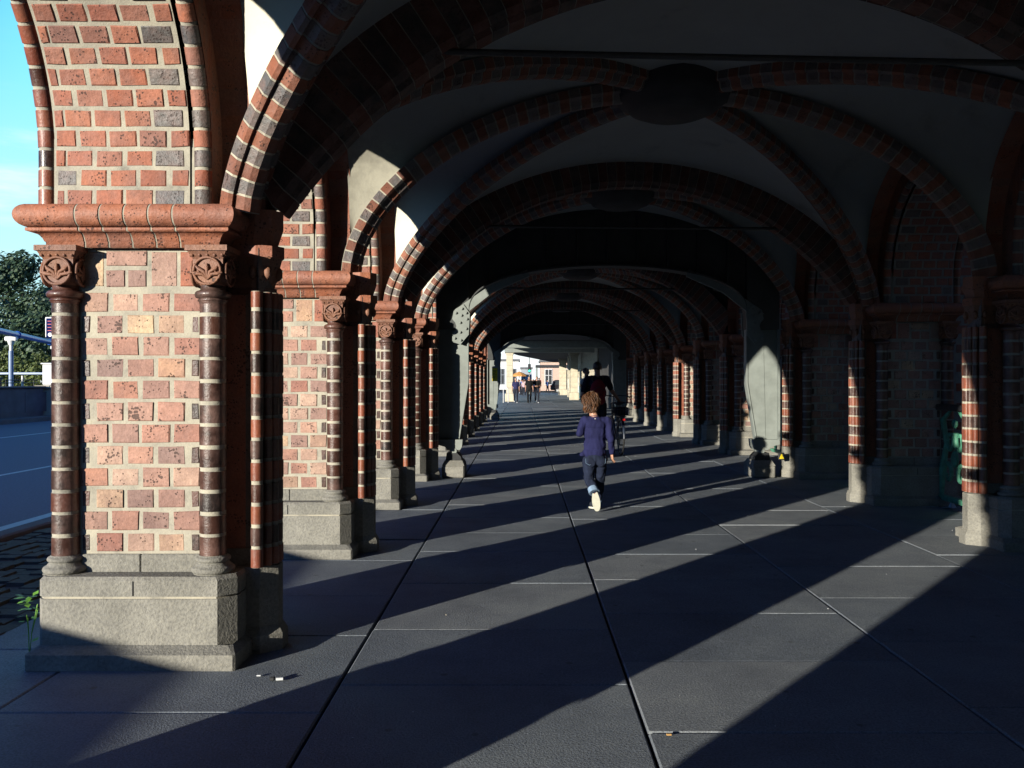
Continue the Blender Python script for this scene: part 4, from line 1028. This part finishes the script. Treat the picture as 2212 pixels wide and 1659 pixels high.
def face_bits(parent, c, s, f=V((0, 1, 0))):
    r = f.cross(Z3).normalized(); mb = MB(); w_ = simple('eye_white', (.8, .8, .78), .2, 4, .02, 0); k_ = M['iron_dark']
    for q in (-1, 1):
        e = c + (r * .030 * q + f * .086 + Z3 * .008) * s; mb.ball(e, .0115 * s, w_, sub=2); mb.ball(e + f * .008 * s, .0055 * s, k_, sub=2)
    mb.build('eyes', parent)
    mb = MB(); mb.tube([c + (r * x + f * (.094 - abs(x) * .15) + Z3 * -.052) * s for x in (-.022, -.01, 0, .01, .022)], [.002 * s, .004 * s, .0045 * s, .004 * s, .002 * s], simple('lips', (.45, .15, .13), .4, 4, .05, 0), 6); mb.build('lips', parent)
def hair(parent, c, s, mat, n, L, rg, f=V((0, 1, 0)), low=-.5, curly=True, r0=.006, back=-.12):
    rt = f.cross(Z3).normalized(); mb = MB()
    for i in range(n):
        while True:
            d = V((rg.gauss(0, 1), rg.gauss(0, 1), rg.gauss(0, 1))).normalized()
            lf = d.dot(f)
            if d.z > (.35 if lf > .35 else low): break
        p = c + (rt * d.x * .083 + f * (lf * .098 - .01) + Z3 * (d.z * .098 + .025)) * s * .97
        d3 = (rt * d.x + f * lf + Z3 * d.z); pts = [p]; cur = (d3 * .5 + V((rg.uniform(-1, 1), rg.uniform(-1, 1), rg.uniform(-.6, .4))) * .6).normalized()
        ph = rg.uniform(0, 6.28); m_ = 7
        for k in range(m_):
            t = k / m_; cur = (cur + Z3 * -.42 - d3 * .14 * (1 - t) + V((math.cos(ph + t * 6), math.sin(ph + t * 6), 0)) * (.5 if curly else .08)).normalized(); pts.append(pts[-1] + cur * L * s / m_ * rg.uniform(.8, 1.2))
        mb.tube(pts, [r0 * s * (.9 - .65 * k / m_) for k in range(m_ + 1)], mat, 5)
    o = mb.build('hair', parent); return o
def hairmat(name, a, b):
    m, nt, bs = newmat(name); r = island_rand(nt); nt.links.new(ramp(nt, r, [(0, a), (1, b)]), bs.inputs['Base Color']); bs.inputs['Roughness'].default_value = .45; return m
brown = hairmat('brown_hair', (.030, .013, .006), (.15, .068, .030)); blackh = hairmat('black_hair', (.012, .01, .009), (.035, .025, .02)); greyh = hairmat('grey_hair', (.2, .19, .18), (.4, .38, .36))

# ---- the boy, walking away
B0 = V((.885, 10.46, 0))
def boy():
    hc = V((-.045, .03, 1.345)); s = .92
    sk = head_items(hc, s, V((-.15, .99, 0)).normalized())
    lsh, rsh = V((-.125, 0, 1.115)), V((.155, 0, 1.11)); lel, rel = V((-.185, -.03, .965)), V((.196, -.015, .88)); lwr, rwr = V((-.135, .19, .985)), V((.215, .03, .705))
    sk += [('c', hc + V((0, -.01, -.06)), V((.0, 0, 1.14)), .045, .052), ('e', V((.01, 0, 1.02)), (.12, .07, .13)), ('e', V((.01, 0, .80)), (.10, .07, .14)), ('e', V((.01, 0, .66)), (.11, .08, .09)),
           ('c', lsh, lel, .034, .027), ('c', lel, lwr, .027, .019), ('c', rsh, rel, .034, .027), ('c', rel, rwr, .027, .019), ('c', V((-.1, 0, 1.1)), V((.13, 0, 1.1)), .045, .045),
           ('c', V((-.05, 0, .64)), V((-.066, .05, .41)), .055, .042), ('c', V((-.066, .05, .41)), V((-.012, -.085, .255)), .042, .03), ('c', V((.075, 0, .64)), V((.078, .11, .39)), .055, .042), ('c', V((.078, .11, .39)), V((.052, .20, .12)), .042, .03),
           ('c', V((-.012, -.085, .255)), V((.015, -.03, .06)), .028, .025), ('c', V((.052, .20, .12)), V((.02, .26, .05)), .03, .025)]
    sk += hand(rwr, V((.06, .05, -1)), V((-.25, .95, 0)), .92, .22) + hand(lwr, V((.6, .5, .25)), V((0, .2, 1)), .85, .4)
    o = blob('person', sk, .0052, skin, loc=B0, sm=3)
    face_bits(o, hc, s, V((-.15, .99, 0)).normalized())
    capm = blob('hair_cap', [('e', hc + V((0, -.018, .028)) * s, (.078 * s, .090 * s, .093 * s)), ('e', hc + V((0, -.048, -.045)), (.068, .052, .070)), ('e', hc + V((.015, -.05, -.105)), (.050, .035, .045))], .008, brown, o, sm=2, disp=.006, dsc=30)
    hr = hair(o, hc, s, brown, 520, .105, random.Random(4), V((-.15, .99, 0)).normalized(), low=-.2, r0=.0078)
    rg = random.Random(8); a = MB()
    for i in range(170):        # wavy ends over the nape
        t = rg.uniform(-1.5, 1.5); p = hc + V((math.sin(t) * .078, -math.cos(t) * .088 - .004, rg.uniform(-.06, .02))); pts = [p]; ph = rg.uniform(0, 6.28)
        for k in range(7): pts.append(pts[-1] + V((math.sin(ph + k * 1.1) * .010, math.cos(ph + k * 1.1) * .006 + .002, -.0125)))
        a.tube(pts, [.0075, .0085, .008, .0075, .0065, .005, .0035, .002], brown, 5)
    a.build('nape_hair', hr)
    nav = cloth('violet_blue_jersey', (.017, .019, .072), .9, 6, .25)
    sh = [('e', V((.012, 0, 1.06)), (.146, .098, .090)), ('e', V((.008, -.0, .96)), (.148, .095, .13)), ('e', V((.005, 0, .82)), (.142, .094, .14)), ('e', V((.0, .0, .72)), (.150, .100, .085)),
          ('c', V((-.115, 0, 1.10)), V((.14, 0, 1.095)), .060, .060), ('c', lsh, lel, .056, .048), ('c', lel, lwr - (lwr - lel) * .12, .043, .032), ('c', rsh, rel, .056, .047), ('c', rel, rwr + V((0, 0, .022)), .041, .034), ('e', V((0, 0, 1.14)), (.075, .06, .028)),
          ('e', V((-.155, -.03, .70)), (.035, .04, .035))]
    shirt = blob('jersey', sh, .0075, nav, o, sm=4, disp=.014, dsc=12, seed=2)
    # flatten the hem and open the neck
    for v in shirt.data.vertices:
        if v.co.z < .668 + .012 * math.sin(v.co.x * 30) and abs(v.co.x) < .19: v.co.z = .668 + .012 * math.sin(v.co.x * 30)
    a = MB(); a.tube([V((.0 + .058 * math.cos(t), .052 * math.sin(t), 1.158 - .012 * math.cos(t - 1.5))) for t in [2 * PI * i / 24 for i in range(24)]], .0055, nav, 6, closed=True); a.build('neckband', shirt)
    a = MB(); a.box(-.008, .008, -.064, -.060, 1.13, 1.139, wm); a.build('label_tab', shirt)
    jm = cloth('dark_denim', (.014, .020, .042), .9, 14, .4)
    jn = [('e', V((.008, 0, .66)), (.143, .10, .085)), ('c', V((-.062, -.005, .63)), V((-.070, .045, .41)), .083, .066), ('c', V((-.070, .045, .41)), V((-.022, -.075, .27)), .064, .052), ('c', V((.078, 0, .63)), V((.078, .105, .39)), .080, .062), ('c', V((.078, .105, .39)), V((.056, .19, .115)), .060, .05), ('e', V((-.06, -.05, .62)), (.075, .06, .07)), ('e', V((.075, -.045, .62)), (.07, .06, .07))]
    jeans = blob('jeans', jn, .0075, jm, o, sm=3, disp=.015, dsc=14, seed=5)
    cf = cloth('light_denim_cuff', (.22, .32, .46), .9, 20, .2); a = MB(); d = (V((-.022, -.075, .27)) - V((-.070, .045, .41))).normalized()
    a.cyl(V((-.022, -.075, .27)) - d * .035, V((-.022, -.075, .27)) + d * .035, .062, cf, r2=.066, n=20); a.build('cuff', jeans)
    a = MB(); a.cyl(V((.056, .19, .17)), V((.054, .20, .095)), .056, cf, r2=.058, n=20); a.build('cuff', jeans)
    for q in (-1, 1): 
        a = MB(); a.tube([V((q * .075 + .005 + x, -.098 + abs(x) * .12, z)) for x, z in ((-.045, .655), (-.043, .60), (0, .575), (.043, .60), (.045, .655))], .0022, cf, 5); a.build('pocket_seam', jeans)
    cream = simple('pale_rubber', (.62, .62, .52), .7, 30, .08, .2); uc = cloth('dark_canvas', (.03, .035, .05), .8)
    def shoe(heel, toe, upv, name='shoe'):
        ax = (toe - heel); L = ax.length; ax = ax / L; side = ax.cross(upv).normalized(); upn = side.cross(ax).normalized(); a = MB(); n = 28; ring = []
        def outline(k, sc=1): 
            t = 2 * PI * k / n; x = (.5 - .5 * math.cos(t)) * L; w = (.036 + .013 * math.sin(PI * min(1, max(0, x / L - .15)) * 1.05)) * (abs(math.sin(t)) ** .55) * sc; return heel + ax * x + side * math.copysign(w, math.sin(t))
        b = [outline(k) for k in range(n)]; t_ = [p + upn * .020 for p in b]
        a.add(b + t_, [list(range(n))[::-1], list(range(n, 2 * n))] + [(i, (i + 1) % n, n + (i + 1) % n, n + i) for i in range(n)], cream); so_ = a.build('sole', None)
        up_ = blob(name, [('e', heel + ax * .055 + upn * .062, (.034, .034, .038)), ('c', heel + ax * .05 + upn * .052, heel + ax * (L - .05) + upn * .046, .034, .031), ('e', heel + ax * .055 + upn * .085, (.036, .036, .035))], .006, uc, o, sm=3)
        so_.parent = up_; return up_
    shoe(V((-.01, -.115, .275)), V((.028, -.06, .012)), V((0, 1, .2)))
    sh2 = shoe(V((.078, .175, .004)), V((-.055, .335, .004)), Z3)
    tag(o, 'boy in a violet blue jersey and cuffed dark jeans walking away', 'person'); return o
boy()

# ---- the man pushing a bicycle, with a red backpack, carrying a toddler
def generic(name, loc, H, ang, cols, label, pose, hairm=blackh, vox=.018, group=None, longh=False, shorts=False, cat='person', build=1.0, detail=False):
    """clothed figure; pose: dict with arm and leg targets in units of H"""
    k = H; top, bot, shoe_c = cols; g_ = lambda x, y, z: V((x * k, y * k, z * k))
    hc = g_(0, .01, .925); s = k / 1.75
    J = dict(ls=(-.105, 0, .815), rs=(.105, 0, .815), le=(-.135, -.02, .64), re=(.135, -.02, .64), lw=(-.14, .04, .50), rw=(.14, .04, .50), lh=(-.05, 0, .53), rh=(.05, 0, .53), lk=(-.055, .04, .285), rk=(.055, .0, .285), la=(-.055, .02, .05), ra=(.055, -.12, .08)); J.update(pose)
    P = {a: g_(*b) for a, b in J.items()}; b_ = build
    sk = head_items(hc, s) + [('c', hc + V((0, 0, -.06 * s)), g_(0, 0, .82), .05 * s, .055 * s), ('e', g_(0, 0, .72), (.085 * k * b_, .055 * k, .11 * k)), ('e', g_(0, 0, .58), (.075 * k * b_, .055 * k, .08 * k)), ('c', P['ls'], P['rs'], .03 * k, .03 * k),
        ('c', P['ls'], P['le'], .026 * k, .021 * k), ('c', P['le'], P['lw'], .022 * k, .015 * k), ('c', P['rs'], P['re'], .026 * k, .021 * k), ('c', P['re'], P['rw'], .022 * k, .015 * k),
        ('c', P['lh'], P['lk'], .044 * k, .03 * k), ('c', P['lk'], P['la'], .030 * k, .018 * k), ('c', P['rh'], P['rk'], .044 * k, .03 * k), ('c', P['rk'], P['ra'], .030 * k, .018 * k)]
    for w, e in (('lw', 'le'), ('rw', 're')):
        d = (P[w] - P[e]); sk += hand(P[w], d, V((0, 1, 0)) if abs(d.normalized().y) < .8 else Z3, s * (1.05 if detail else 1.3), .35)
    o = blob(name, sk, vox * (.35 if detail else .6), skin, sm=2)
    o.location = loc; o.rotation_euler = (0, 0, ang)
    if detail: face_bits(o, hc, s)
    else: face_bits(o, hc, s)
    if hairm: blob('hair', [('e', hc + V((0, -.02, .035)) * s, (.082 * s, .094 * s, .088 * s))] + ([('e', hc + V((0, -.06, -.06)) * s, (.075 * s, .05 * s, .11 * s))] if longh else []), vox * .6, hairm, o, sm=2, disp=.006, dsc=25)
    tp = [('e', g_(0, 0, .76), (.108 * k * b_, .068 * k, .075 * k)), ('e', g_(0, .0, .66), (.098 * k * b_, .068 * k, .10 * k)), ('e', g_(0, 0, .57), (.095 * k * b_, .068 * k, .055 * k)), ('c', P['ls'], P['rs'], .036 * k, .036 * k)]
    for a, b in (('ls', 'le'), ('rs', 're')): m_ = P[a].lerp(P[b], .75); tp.append(('c', P[a], m_, .036 * k, .032 * k))
    blob('shirt', tp, vox * .6, top, o, sm=2, disp=.008, dsc=9)
    bt = [('e', g_(0, 0, .53), (.092 * k * b_, .066 * k, .055 * k))]
    for h_, kn, an in (('lh', 'lk', 'la'), ('rh', 'rk', 'ra')):
        if shorts: bt.append(('c', P[h_], P[h_].lerp(P[kn], .7), .055 * k, .05 * k))
        else: bt += [('c', P[h_], P[kn], .052 * k, .040 * k), ('c', P[kn], P[an] + V((0, 0, .01)), .039 * k, .030 * k)]
    blob('trousers' if not shorts else 'skirt', bt, vox * .6, bot, o, sm=2, disp=.007, dsc=9, seed=3)
    for an in ('la', 'ra'):
        p = P[an]; blob('shoe', [('c', V((p.x, p.y - .02 * k, max(.022 * k, p.z - .028 * k))), V((p.x, p.y + .075 * k, max(.018 * k, p.z - .045 * k))), .024 * k, .019 * k)], .012, shoe_c, o, sm=1)
    tag(o, label, cat, group); return o
dk = cloth('dark_navy_cotton', (.012, .014, .028)); blk = cloth('black_cotton', (.012, .012, .013)); dkj = cloth('charcoal_trousers', (.025, .028, .04)); whs = simple('white_shoe', (.7, .7, .7), .6, 10, .05, 0); bks = simple('black_shoe', (.02, .02, .02), .5, 10, .1, 0)
mrn = cloth('maroon_canvas', (.22, .018, .03), .8, 8, .3)
H_ = 2.02
def wp(x, y, z, base): return ((x - base[0]) / H_, (y - base[1]) / H_, z / H_)
mb0 = (1.60, 18.25)
man = generic('person', (mb0[0], mb0[1], 0), H_, 0, (dk, dkj, bks), 'tall man in dark clothes with a maroon backpack pushing a bicycle', dict(rs=(.098, 0, .81), re=wp(1.92, 18.35, 1.38, mb0), rw=wp(2.10, 18.62, 1.17, mb0), ls=(-.105, 0, .81), le=wp(1.28, 18.20, 1.30, mb0), lw=wp(1.40, 18.55, 1.32, mb0), rk=(.055, .06, .285), ra=(.05, .08, .05), la=(-.055, -.16, .09), lk=(-.055, -.02, .285)), vox=.02, detail=True)
a = blob('backpack', [('e', V((0, -.20, 1.38)), (.165, .10, .25)), ('e', V((0, -.21, 1.20)), (.16, .10, .13)), ('e', V((0, -.29, 1.22)), (.12, .05, .11))], .012, mrn, man, sm=3, disp=.006)
b = MB()
for q in (-1, 1): b.tube([(q * .10, -.14, 1.58), (q * .12, -.02, 1.70), (q * .12, .11, 1.62), (q * .13, .14, 1.40), (q * .15, -.05, 1.16), (q * .12, -.16, 1.12)], .018, M['iron_dark'], 6)
b.tube([(-.06, -.20, 1.62), (0, -.21, 1.68), (.06, -.20, 1.62)], .012, M['iron_dark'], 6); b.tube([(-.13, -.275, 1.38), (0, -.305, 1.47), (.13, -.275, 1.38)], .006, M['iron_dark'], 5); b.build('strap', a)
# toddler carried at his chest, looking over the shoulder
def toddler():
    f = V((.75, -.66, 0)); hc = V((0, 0, 0)); s = .80
    it = head_items(hc, s, f) + [('c', hc + V((0, 0, -.05)), V((-.0, .02, -.14)), .035, .04), ('e', V((0, .03, -.24)), (.085, .07, .12)), ('c', V((.06, 0, -.17)), V((.16, -.06, -.24)), .028, .02), ('c', V((-.07, .02, -.17)), V((-.12, .0, -.30)), .028, .02), ('c', V((.04, .05, -.34)), V((.1, .14, -.48)), .05, .035), ('c', V((-.04, .05, -.34)), V((-.08, .1, -.52)), .05, .035), ('c', V((-.08, .1, -.52)), V((-.08, .04, -.66)), .032, .024), ('c', V((.1, .14, -.48)), V((.1, .2, -.62)), .032, .024)]
    it += hand(V((.16, -.06, -.24)), V((.5, -.3, -.5)), Z3, .6) + hand(V((-.12, 0, -.30)), V((.2, .2, -.8)), Y3, .6)
    o = blob('person', it, .007, skin, loc=V((1.375, 18.42, 1.78)), sm=2); face_bits(o, hc, s, f)
    blob('hair', [('e', hc + (-f * .022 + V((0, 0, .035))) * s, (.082 * s, .088 * s, .082 * s))], .009, blackh, o, sm=2, disp=.005, dsc=30)
    pal = cloth('white_baby_shirt', (.6, .58, .55)); blob('top', [('e', V((0, .03, -.24)), (.10, .085, .13)), ('c', V((.06, 0, -.17)), V((.11, -.03, -.21)), .042, .038), ('c', V((-.07, .02, -.17)), V((-.10, .01, -.24)), .042, .038)], .01, pal, o)
    blob('leggings', [('e', V((0, .05, -.36)), (.09, .08, .07)), ('c', V((.04, .05, -.34)), V((.1, .14, -.48)), .062, .045), ('c', V((-.04, .05, -.34)), V((-.08, .1, -.52)), .062, .045), ('c', V((-.08, .1, -.52)), V((-.08, .04, -.64)), .04, .032), ('c', V((.1, .14, -.48)), V((.1, .2, -.60)), .04, .032)], .01, dkj, o)
    tag(o, 'small dark haired child carried by the tall man, face lit over his shoulder', 'person')
toddler()
# bicycle
def bicycle():
    r_ = empty('bicycle', (2.07, 18.9, 0), R(4)); s = 1.08; bk = simple('bicycle_frame_paint', (.02, .03, .05), .35, 6, .1, 0); rub = simple('tyre_rubber', (.012, .012, .012), .8, 10, .1, 0)
    for y in (-.53, .53):
        a = MB(); a.tube([(0, y * s + .335 * s * math.cos(t), .35 * s + .335 * s * math.sin(t)) for t in [2 * PI * i / 40 for i in range(40)]], .018 * s, rub, 8, closed=True); w_ = a.build('wheel', r_)
        a = MB(); a.tube([(0, y * s + .31 * s * math.cos(t), .35 * s + .31 * s * math.sin(t)) for t in [2 * PI * i / 40 for i in range(40)]], .009, M['steel_grey'], 6, closed=True)
        for i in range(20): t = 2 * PI * i / 20; a.cyl(((-1) ** i * .02, y * s, .35 * s), (0, y * s + .3 * s * math.cos(t), .35 * s + .3 * s * math.sin(t)), .0015, M['steel_grey'], n=4)
        a.cyl((-.05, y * s, .35 * s), (.05, y * s, .35 * s), .025, M['steel_grey'], n=10); a.build('spokes', w_)
        a = MB(); a.tube([(0, y * s + .37 * s * math.cos(t), .35 * s + .37 * s * math.sin(t)) for t in [R(-10) + R(190) * i / 16 for i in range(17)]], [.03] * 17, bk, 6); a.build('mudguard', r_)
    a = MB(); bb = V((0, -.05, .30)) * s; st = V((0, -.22, .85)) * s; hd = V((0, .36, .92)) * s; hl = V((0, .40, .68)) * s; ra = V((0, -.53, .35)) * s; fa = V((0, .53, .35)) * s
    for p, q, rr in ((bb, st, .018), (st, hd - V((0, 0, .05)), .017), (bb, hl, .02), (hd, hl, .022), (hl, fa + V((.045, 0, 0)), .012), (hl, fa - V((.045, 0, 0)), .012), (bb, ra + V((.05, 0, 0)), .011), (bb, ra - V((.05, 0, 0)), .011), (st, ra + V((.05, 0, 0)), .009), (st, ra - V((.05, 0, 0)), .009)): a.cyl(p, q, rr, bk, n=10)
    a.build('frame', r_)
    a = MB(); a.cyl(st, st + V((0, -.03, .16)), .013, M['steel_grey'], n=8); a.build('seat_post', r_)
    blob('saddle', [('e', st + V((0, -.08, .18)), (.085, .10, .035)), ('c', st + V((0, -.02, .18)), st + V((0, .13, .18)), .045, .022)], .008, bks, r_, sm=3)
    a = MB(); a.cyl(hd, hd + V((0, -.04, .25)), .014, M['steel_grey'], n=8)
    c = hd + V((0, -.04, .25)); a.tube([c + V((-.33, -.14, -.02)), c + V((-.30, -.02, .01)), c + V((-.15, .03, .02)), c, c + V((.15, .03, .02)), c + V((.30, -.02, .01)), c + V((.33, -.14, -.02))], .012, bk, 8); hb = a.build('handlebar', r_)
    for q in (-1, 1): a = MB(); a.cyl(c + V((q * .335, -.16, -.022)), c + V((q * .312, -.05, .005)), .018, rub, n=10); a.build('grip', hb)
    a = MB()     # wire basket on the rear carrier
    b0, b1 = V((-.19, -.78, .80)) * s, V((.19, -.42, 1.04)) * s
    for i in range(7):
        t = i / 6; x = b0.x + (b1.x - b0.x) * t
        for y in (b0.y, b1.y): a.cyl((x * .85, y, b0.z), (x, y, b1.z), .004, bk, n=5)
        y = b0.y + (b1.y - b0.y) * t
        for x_ in (b0.x, b1.x): a.cyl((x_ * .85, y, b0.z), (x_, y, b1.z), .004, bk, n=5)
        a.cyl((b0.x * .85, y, b0.z), (b1.x * .85, y, b0.z), .004, bk, n=5)
    for z, k in ((b0.z, .85), ((b0.z + b1.z) / 2, .93), (b1.z, 1)): a.tube([(b0.x * k, b0.y, z), (b1.x * k, b0.y, z), (b1.x * k, b1.y, z), (b0.x * k, b1.y, z)], .007, bk, 6, closed=True)
    a.box(-.15, .15, b0.y + .04, b1.y - .04, b0.z + .01, b0.z + .17, dk, .03); a.build('basket', r_)
    a = MB(); a.box(-.07, .07, -.80 * s, -.25 * s, .765 * s, .785 * s, bk, .005)
    for q in (-1, 1): a.cyl((q * .06, -.6 * s, .77 * s), (q * .05, -.53 * s, .36 * s), .006, bk, n=6)
    a.build('carrier', r_)
    a = MB(); a.cyl(bb + V((-.09, 0, 0)), bb + V((.09, 0, 0)), .014, M['steel_grey'], n=8); a.cyl(bb + V((.08, 0, 0)), bb + V((.08, .09, -.15)), .011, M['steel_grey'], n=6); a.cyl(bb + V((-.08, 0, 0)), bb + V((-.08, -.09, .15)), .011, M['steel_grey'], n=6); a.cyl(bb + V((.04, 0, 0)), bb + V((.046, 0, 0)), .09, M['steel_grey'], n=24); cr_ = a.build('crank', r_)
    for p in (bb + V((.13, .09, -.15)), bb + V((-.13, -.09, .15))): a = MB(); a.box(p.x - .045, p.x + .045, p.y - .035, p.y + .035, p.z - .012, p.z + .012, rub, .004); a.build('pedal', cr_)
    a = MB(); a.box(-.03, .03, -.87 * s, -.85 * s, .70 * s, .74 * s, simple('red_reflector', (.5, .02, .02), .2, 5, .1, 0), .005); a.build('tail_light', r_)
    tag(r_, 'dark bicycle with a wire basket pushed by the tall man', 'bicycle')
bicycle()
# people walking towards the viewer at the far end
navb = cloth('navy_cotton', (.03, .03, .09)); redc = cloth('dark_red_cotton', (.22, .03, .04)); pink = cloth('pale_pink_cotton', (.62, .42, .42)); whc = cloth('white_cotton', (.7, .7, .72)); bluc = cloth('blue_cotton', (.10, .18, .45)); skc = cloth('dark_skirt', (.03, .02, .03))
stride = dict(lk=(-.055, .06, .29), la=(-.055, .10, .05), rk=(.055, .02, .285), ra=(.055, -.13, .09))
generic('person', (-.46, 61.5, 0), 1.80, PI, (navb, dkj, whs), 'older man in a navy t-shirt walking next to the cream pier', stride, greyh, .03, 'people walking at the far end', build=1.15)
generic('person', (.50, 60.6, 0), 1.90, PI + .1, (blk, blk, bks), 'man all in black walking in the middle of the three men', dict(stride, lk=(-.055, -.02, .285), la=(-.055, -.12, .08), rk=(.055, .06, .29), ra=(.055, .1, .05)), greyh, .03, 'people walking at the far end', build=1.1)
generic('person', (1.05, 61.0, 0), 1.90, PI, (blk, dkj, whs), 'man in black looking at his hands, walking nearest the river side of the three', dict(stride, le=(-.15, .0, .66), re=(.15, .0, .66), lw=(-.05, .15, .63), rw=(.05, .15, .63)), blackh, .03, 'people walking at the far end')
generic('person', (2.12, 108, 0), 1.95, 0, (redc, skc, bks), 'woman in a dark red top and short skirt standing before the car', {}, brown, .03, 'people walking at the far end', True, True)
cr_spots = [(-.30, 92, 1.7, whc), (.18, 89, 1.65, pink), (-.1, 98, 1.75, bluc), (.36, 95, 1.7, whc), (1.35, 98, 1.7, bluc), (1.6, 104, 1.75, whc), (.85, 118, 1.8, pink), (-.05, 104, 1.72, pink), (.25, 112, 1.8, whc), (.62, 107, 1.7, bluc), (-.45, 100, 1.75, whc), (.05, 96, 1.66, bluc), (1.2, 116, 1.8, pink), (1.55, 121, 1.8, whc), (3.2, 109, 1.7, bluc)]
cl = ['person in white nearest of the crowd, behind the older man', 'person in pale pink between the first two men', 'person in blue behind the older man', 'person in white behind the man all in black', 'person in blue beyond the last of the three men', 'person in white before the shop awning', 'person in pink far under the traffic light', 'woman in a pale pink top in the far crowd beneath the parasol', 'man in white farther back in the crowd', 'person in blue in the crowd below the traffic light', 'person in white nearest the cream pier', 'short person in blue in front of the crowd', 'person in pink behind the man in black', 'person in white farthest away in the street', 'person in blue standing at the tail of the car']
for (x, y, h, m_), l in zip(cr_spots, cl): generic('person', (x, y, 0), h, rnd.uniform(0, 6), (m_, dkj, bks), l, stride, rnd.choice([blackh, brown]), .05, 'people in the far crowd')

# ------------------------------------------------------------------ litter and small things
pap = simple('white_paper', (.75, .78, .8), .8, 20, .05, 0)
mb = MB(); pts = [(-.10, -.03, .004), (.02, -.05, .002), (.06, .03, .10), (.10, -.02, .004), (.03, .05, .006), (-.06, .04, .002)]
mb.add([(x, y, z) for x, y, z in pts], [(0, 1, 4, 5), (1, 3, 2), (1, 2, 4)], pap); o = mb.build('paper_scrap', loc=(5.33, 10.72, .006)); tag(o, 'crumpled white paper scrap lying by the shaded second river side pier', 'litter')
mb = MB(); mb.cyl((-.018, 0, .009), (.018, .006, .009), .008, pap, n=8); mb.box(-.05, -.024, -.012, .01, .002, .022, M['iron_dark'], .004); o = mb.build('cigarette_butt', loc=(-1.29, 4.55, .004)); tag(o, 'white and black butt lying just off the nearest pier base', 'litter')
for i, (x, y, l) in enumerate(((.33, 37, 'pale blue scrap on the paving halfway to the men'), (1.1, 66, 'white scrap on the paving beyond the walking men'), (.66, 3.85, 'tan cigarette end in the joint beside the lowest slab'), (-1.42, 4.62, 'tiny white fleck beside the nearest pier base'))):
    mb = MB(); q = .05 if y > 20 else .012; mb.box(-q, q, -q * .6, q * .5, 0, q * .5, pap if i != 2 else simple('tan_filter', (.6, .35, .12), .8, 8, .1, 0), q * .15); o = mb.build('litter_scrap', loc=(x, y, .006)); tag(o, l, 'litter')
mb = MB(); mb.box(-.05, .05, -.02, .02, 0, .12, M['iron_dark'], .01); mb.prism([(-.04, -.022), (.04, -.022), (.04, -.02), (-.04, -.02)], .02, .10, ym, top=[(-.004, -.022), (.004, -.022), (.004, -.02), (-.004, -.02)]); o = mb.build('warning_tag', loc=(4.24, 14.02, .30)); tag(o, 'small black tag with a yellow triangle by the river side steel shoe', 'sign')

gr = MB(); rg = random.Random(31)
for i in range(200):
    x = rg.uniform(-2.4, 5.0); y = rg.uniform(2.5, 26); q = rg.uniform(.001, .0028) * (1 + y * .05); a = rg.uniform(0, 6.28); c_, s_ = math.cos(a) * q, math.sin(a) * q
    gr.add([(x + c_ * 1.8, y + s_ * 1.8, .003), (x - s_, y + c_, .004), (x - c_ * 1.5, y - s_ * 1.5, .003), (x + s_, y - c_, .003), (x, y, .004 + q * 1.3)], [(0, 1, 4), (1, 2, 4), (2, 3, 4), (3, 0, 4)], pap if i % 3 else M['sandstone'])
o = gr.build('scattered_grit'); tag(o, 'tiny pale flecks of grit scattered over the paving', 'grit', kind='stuff')
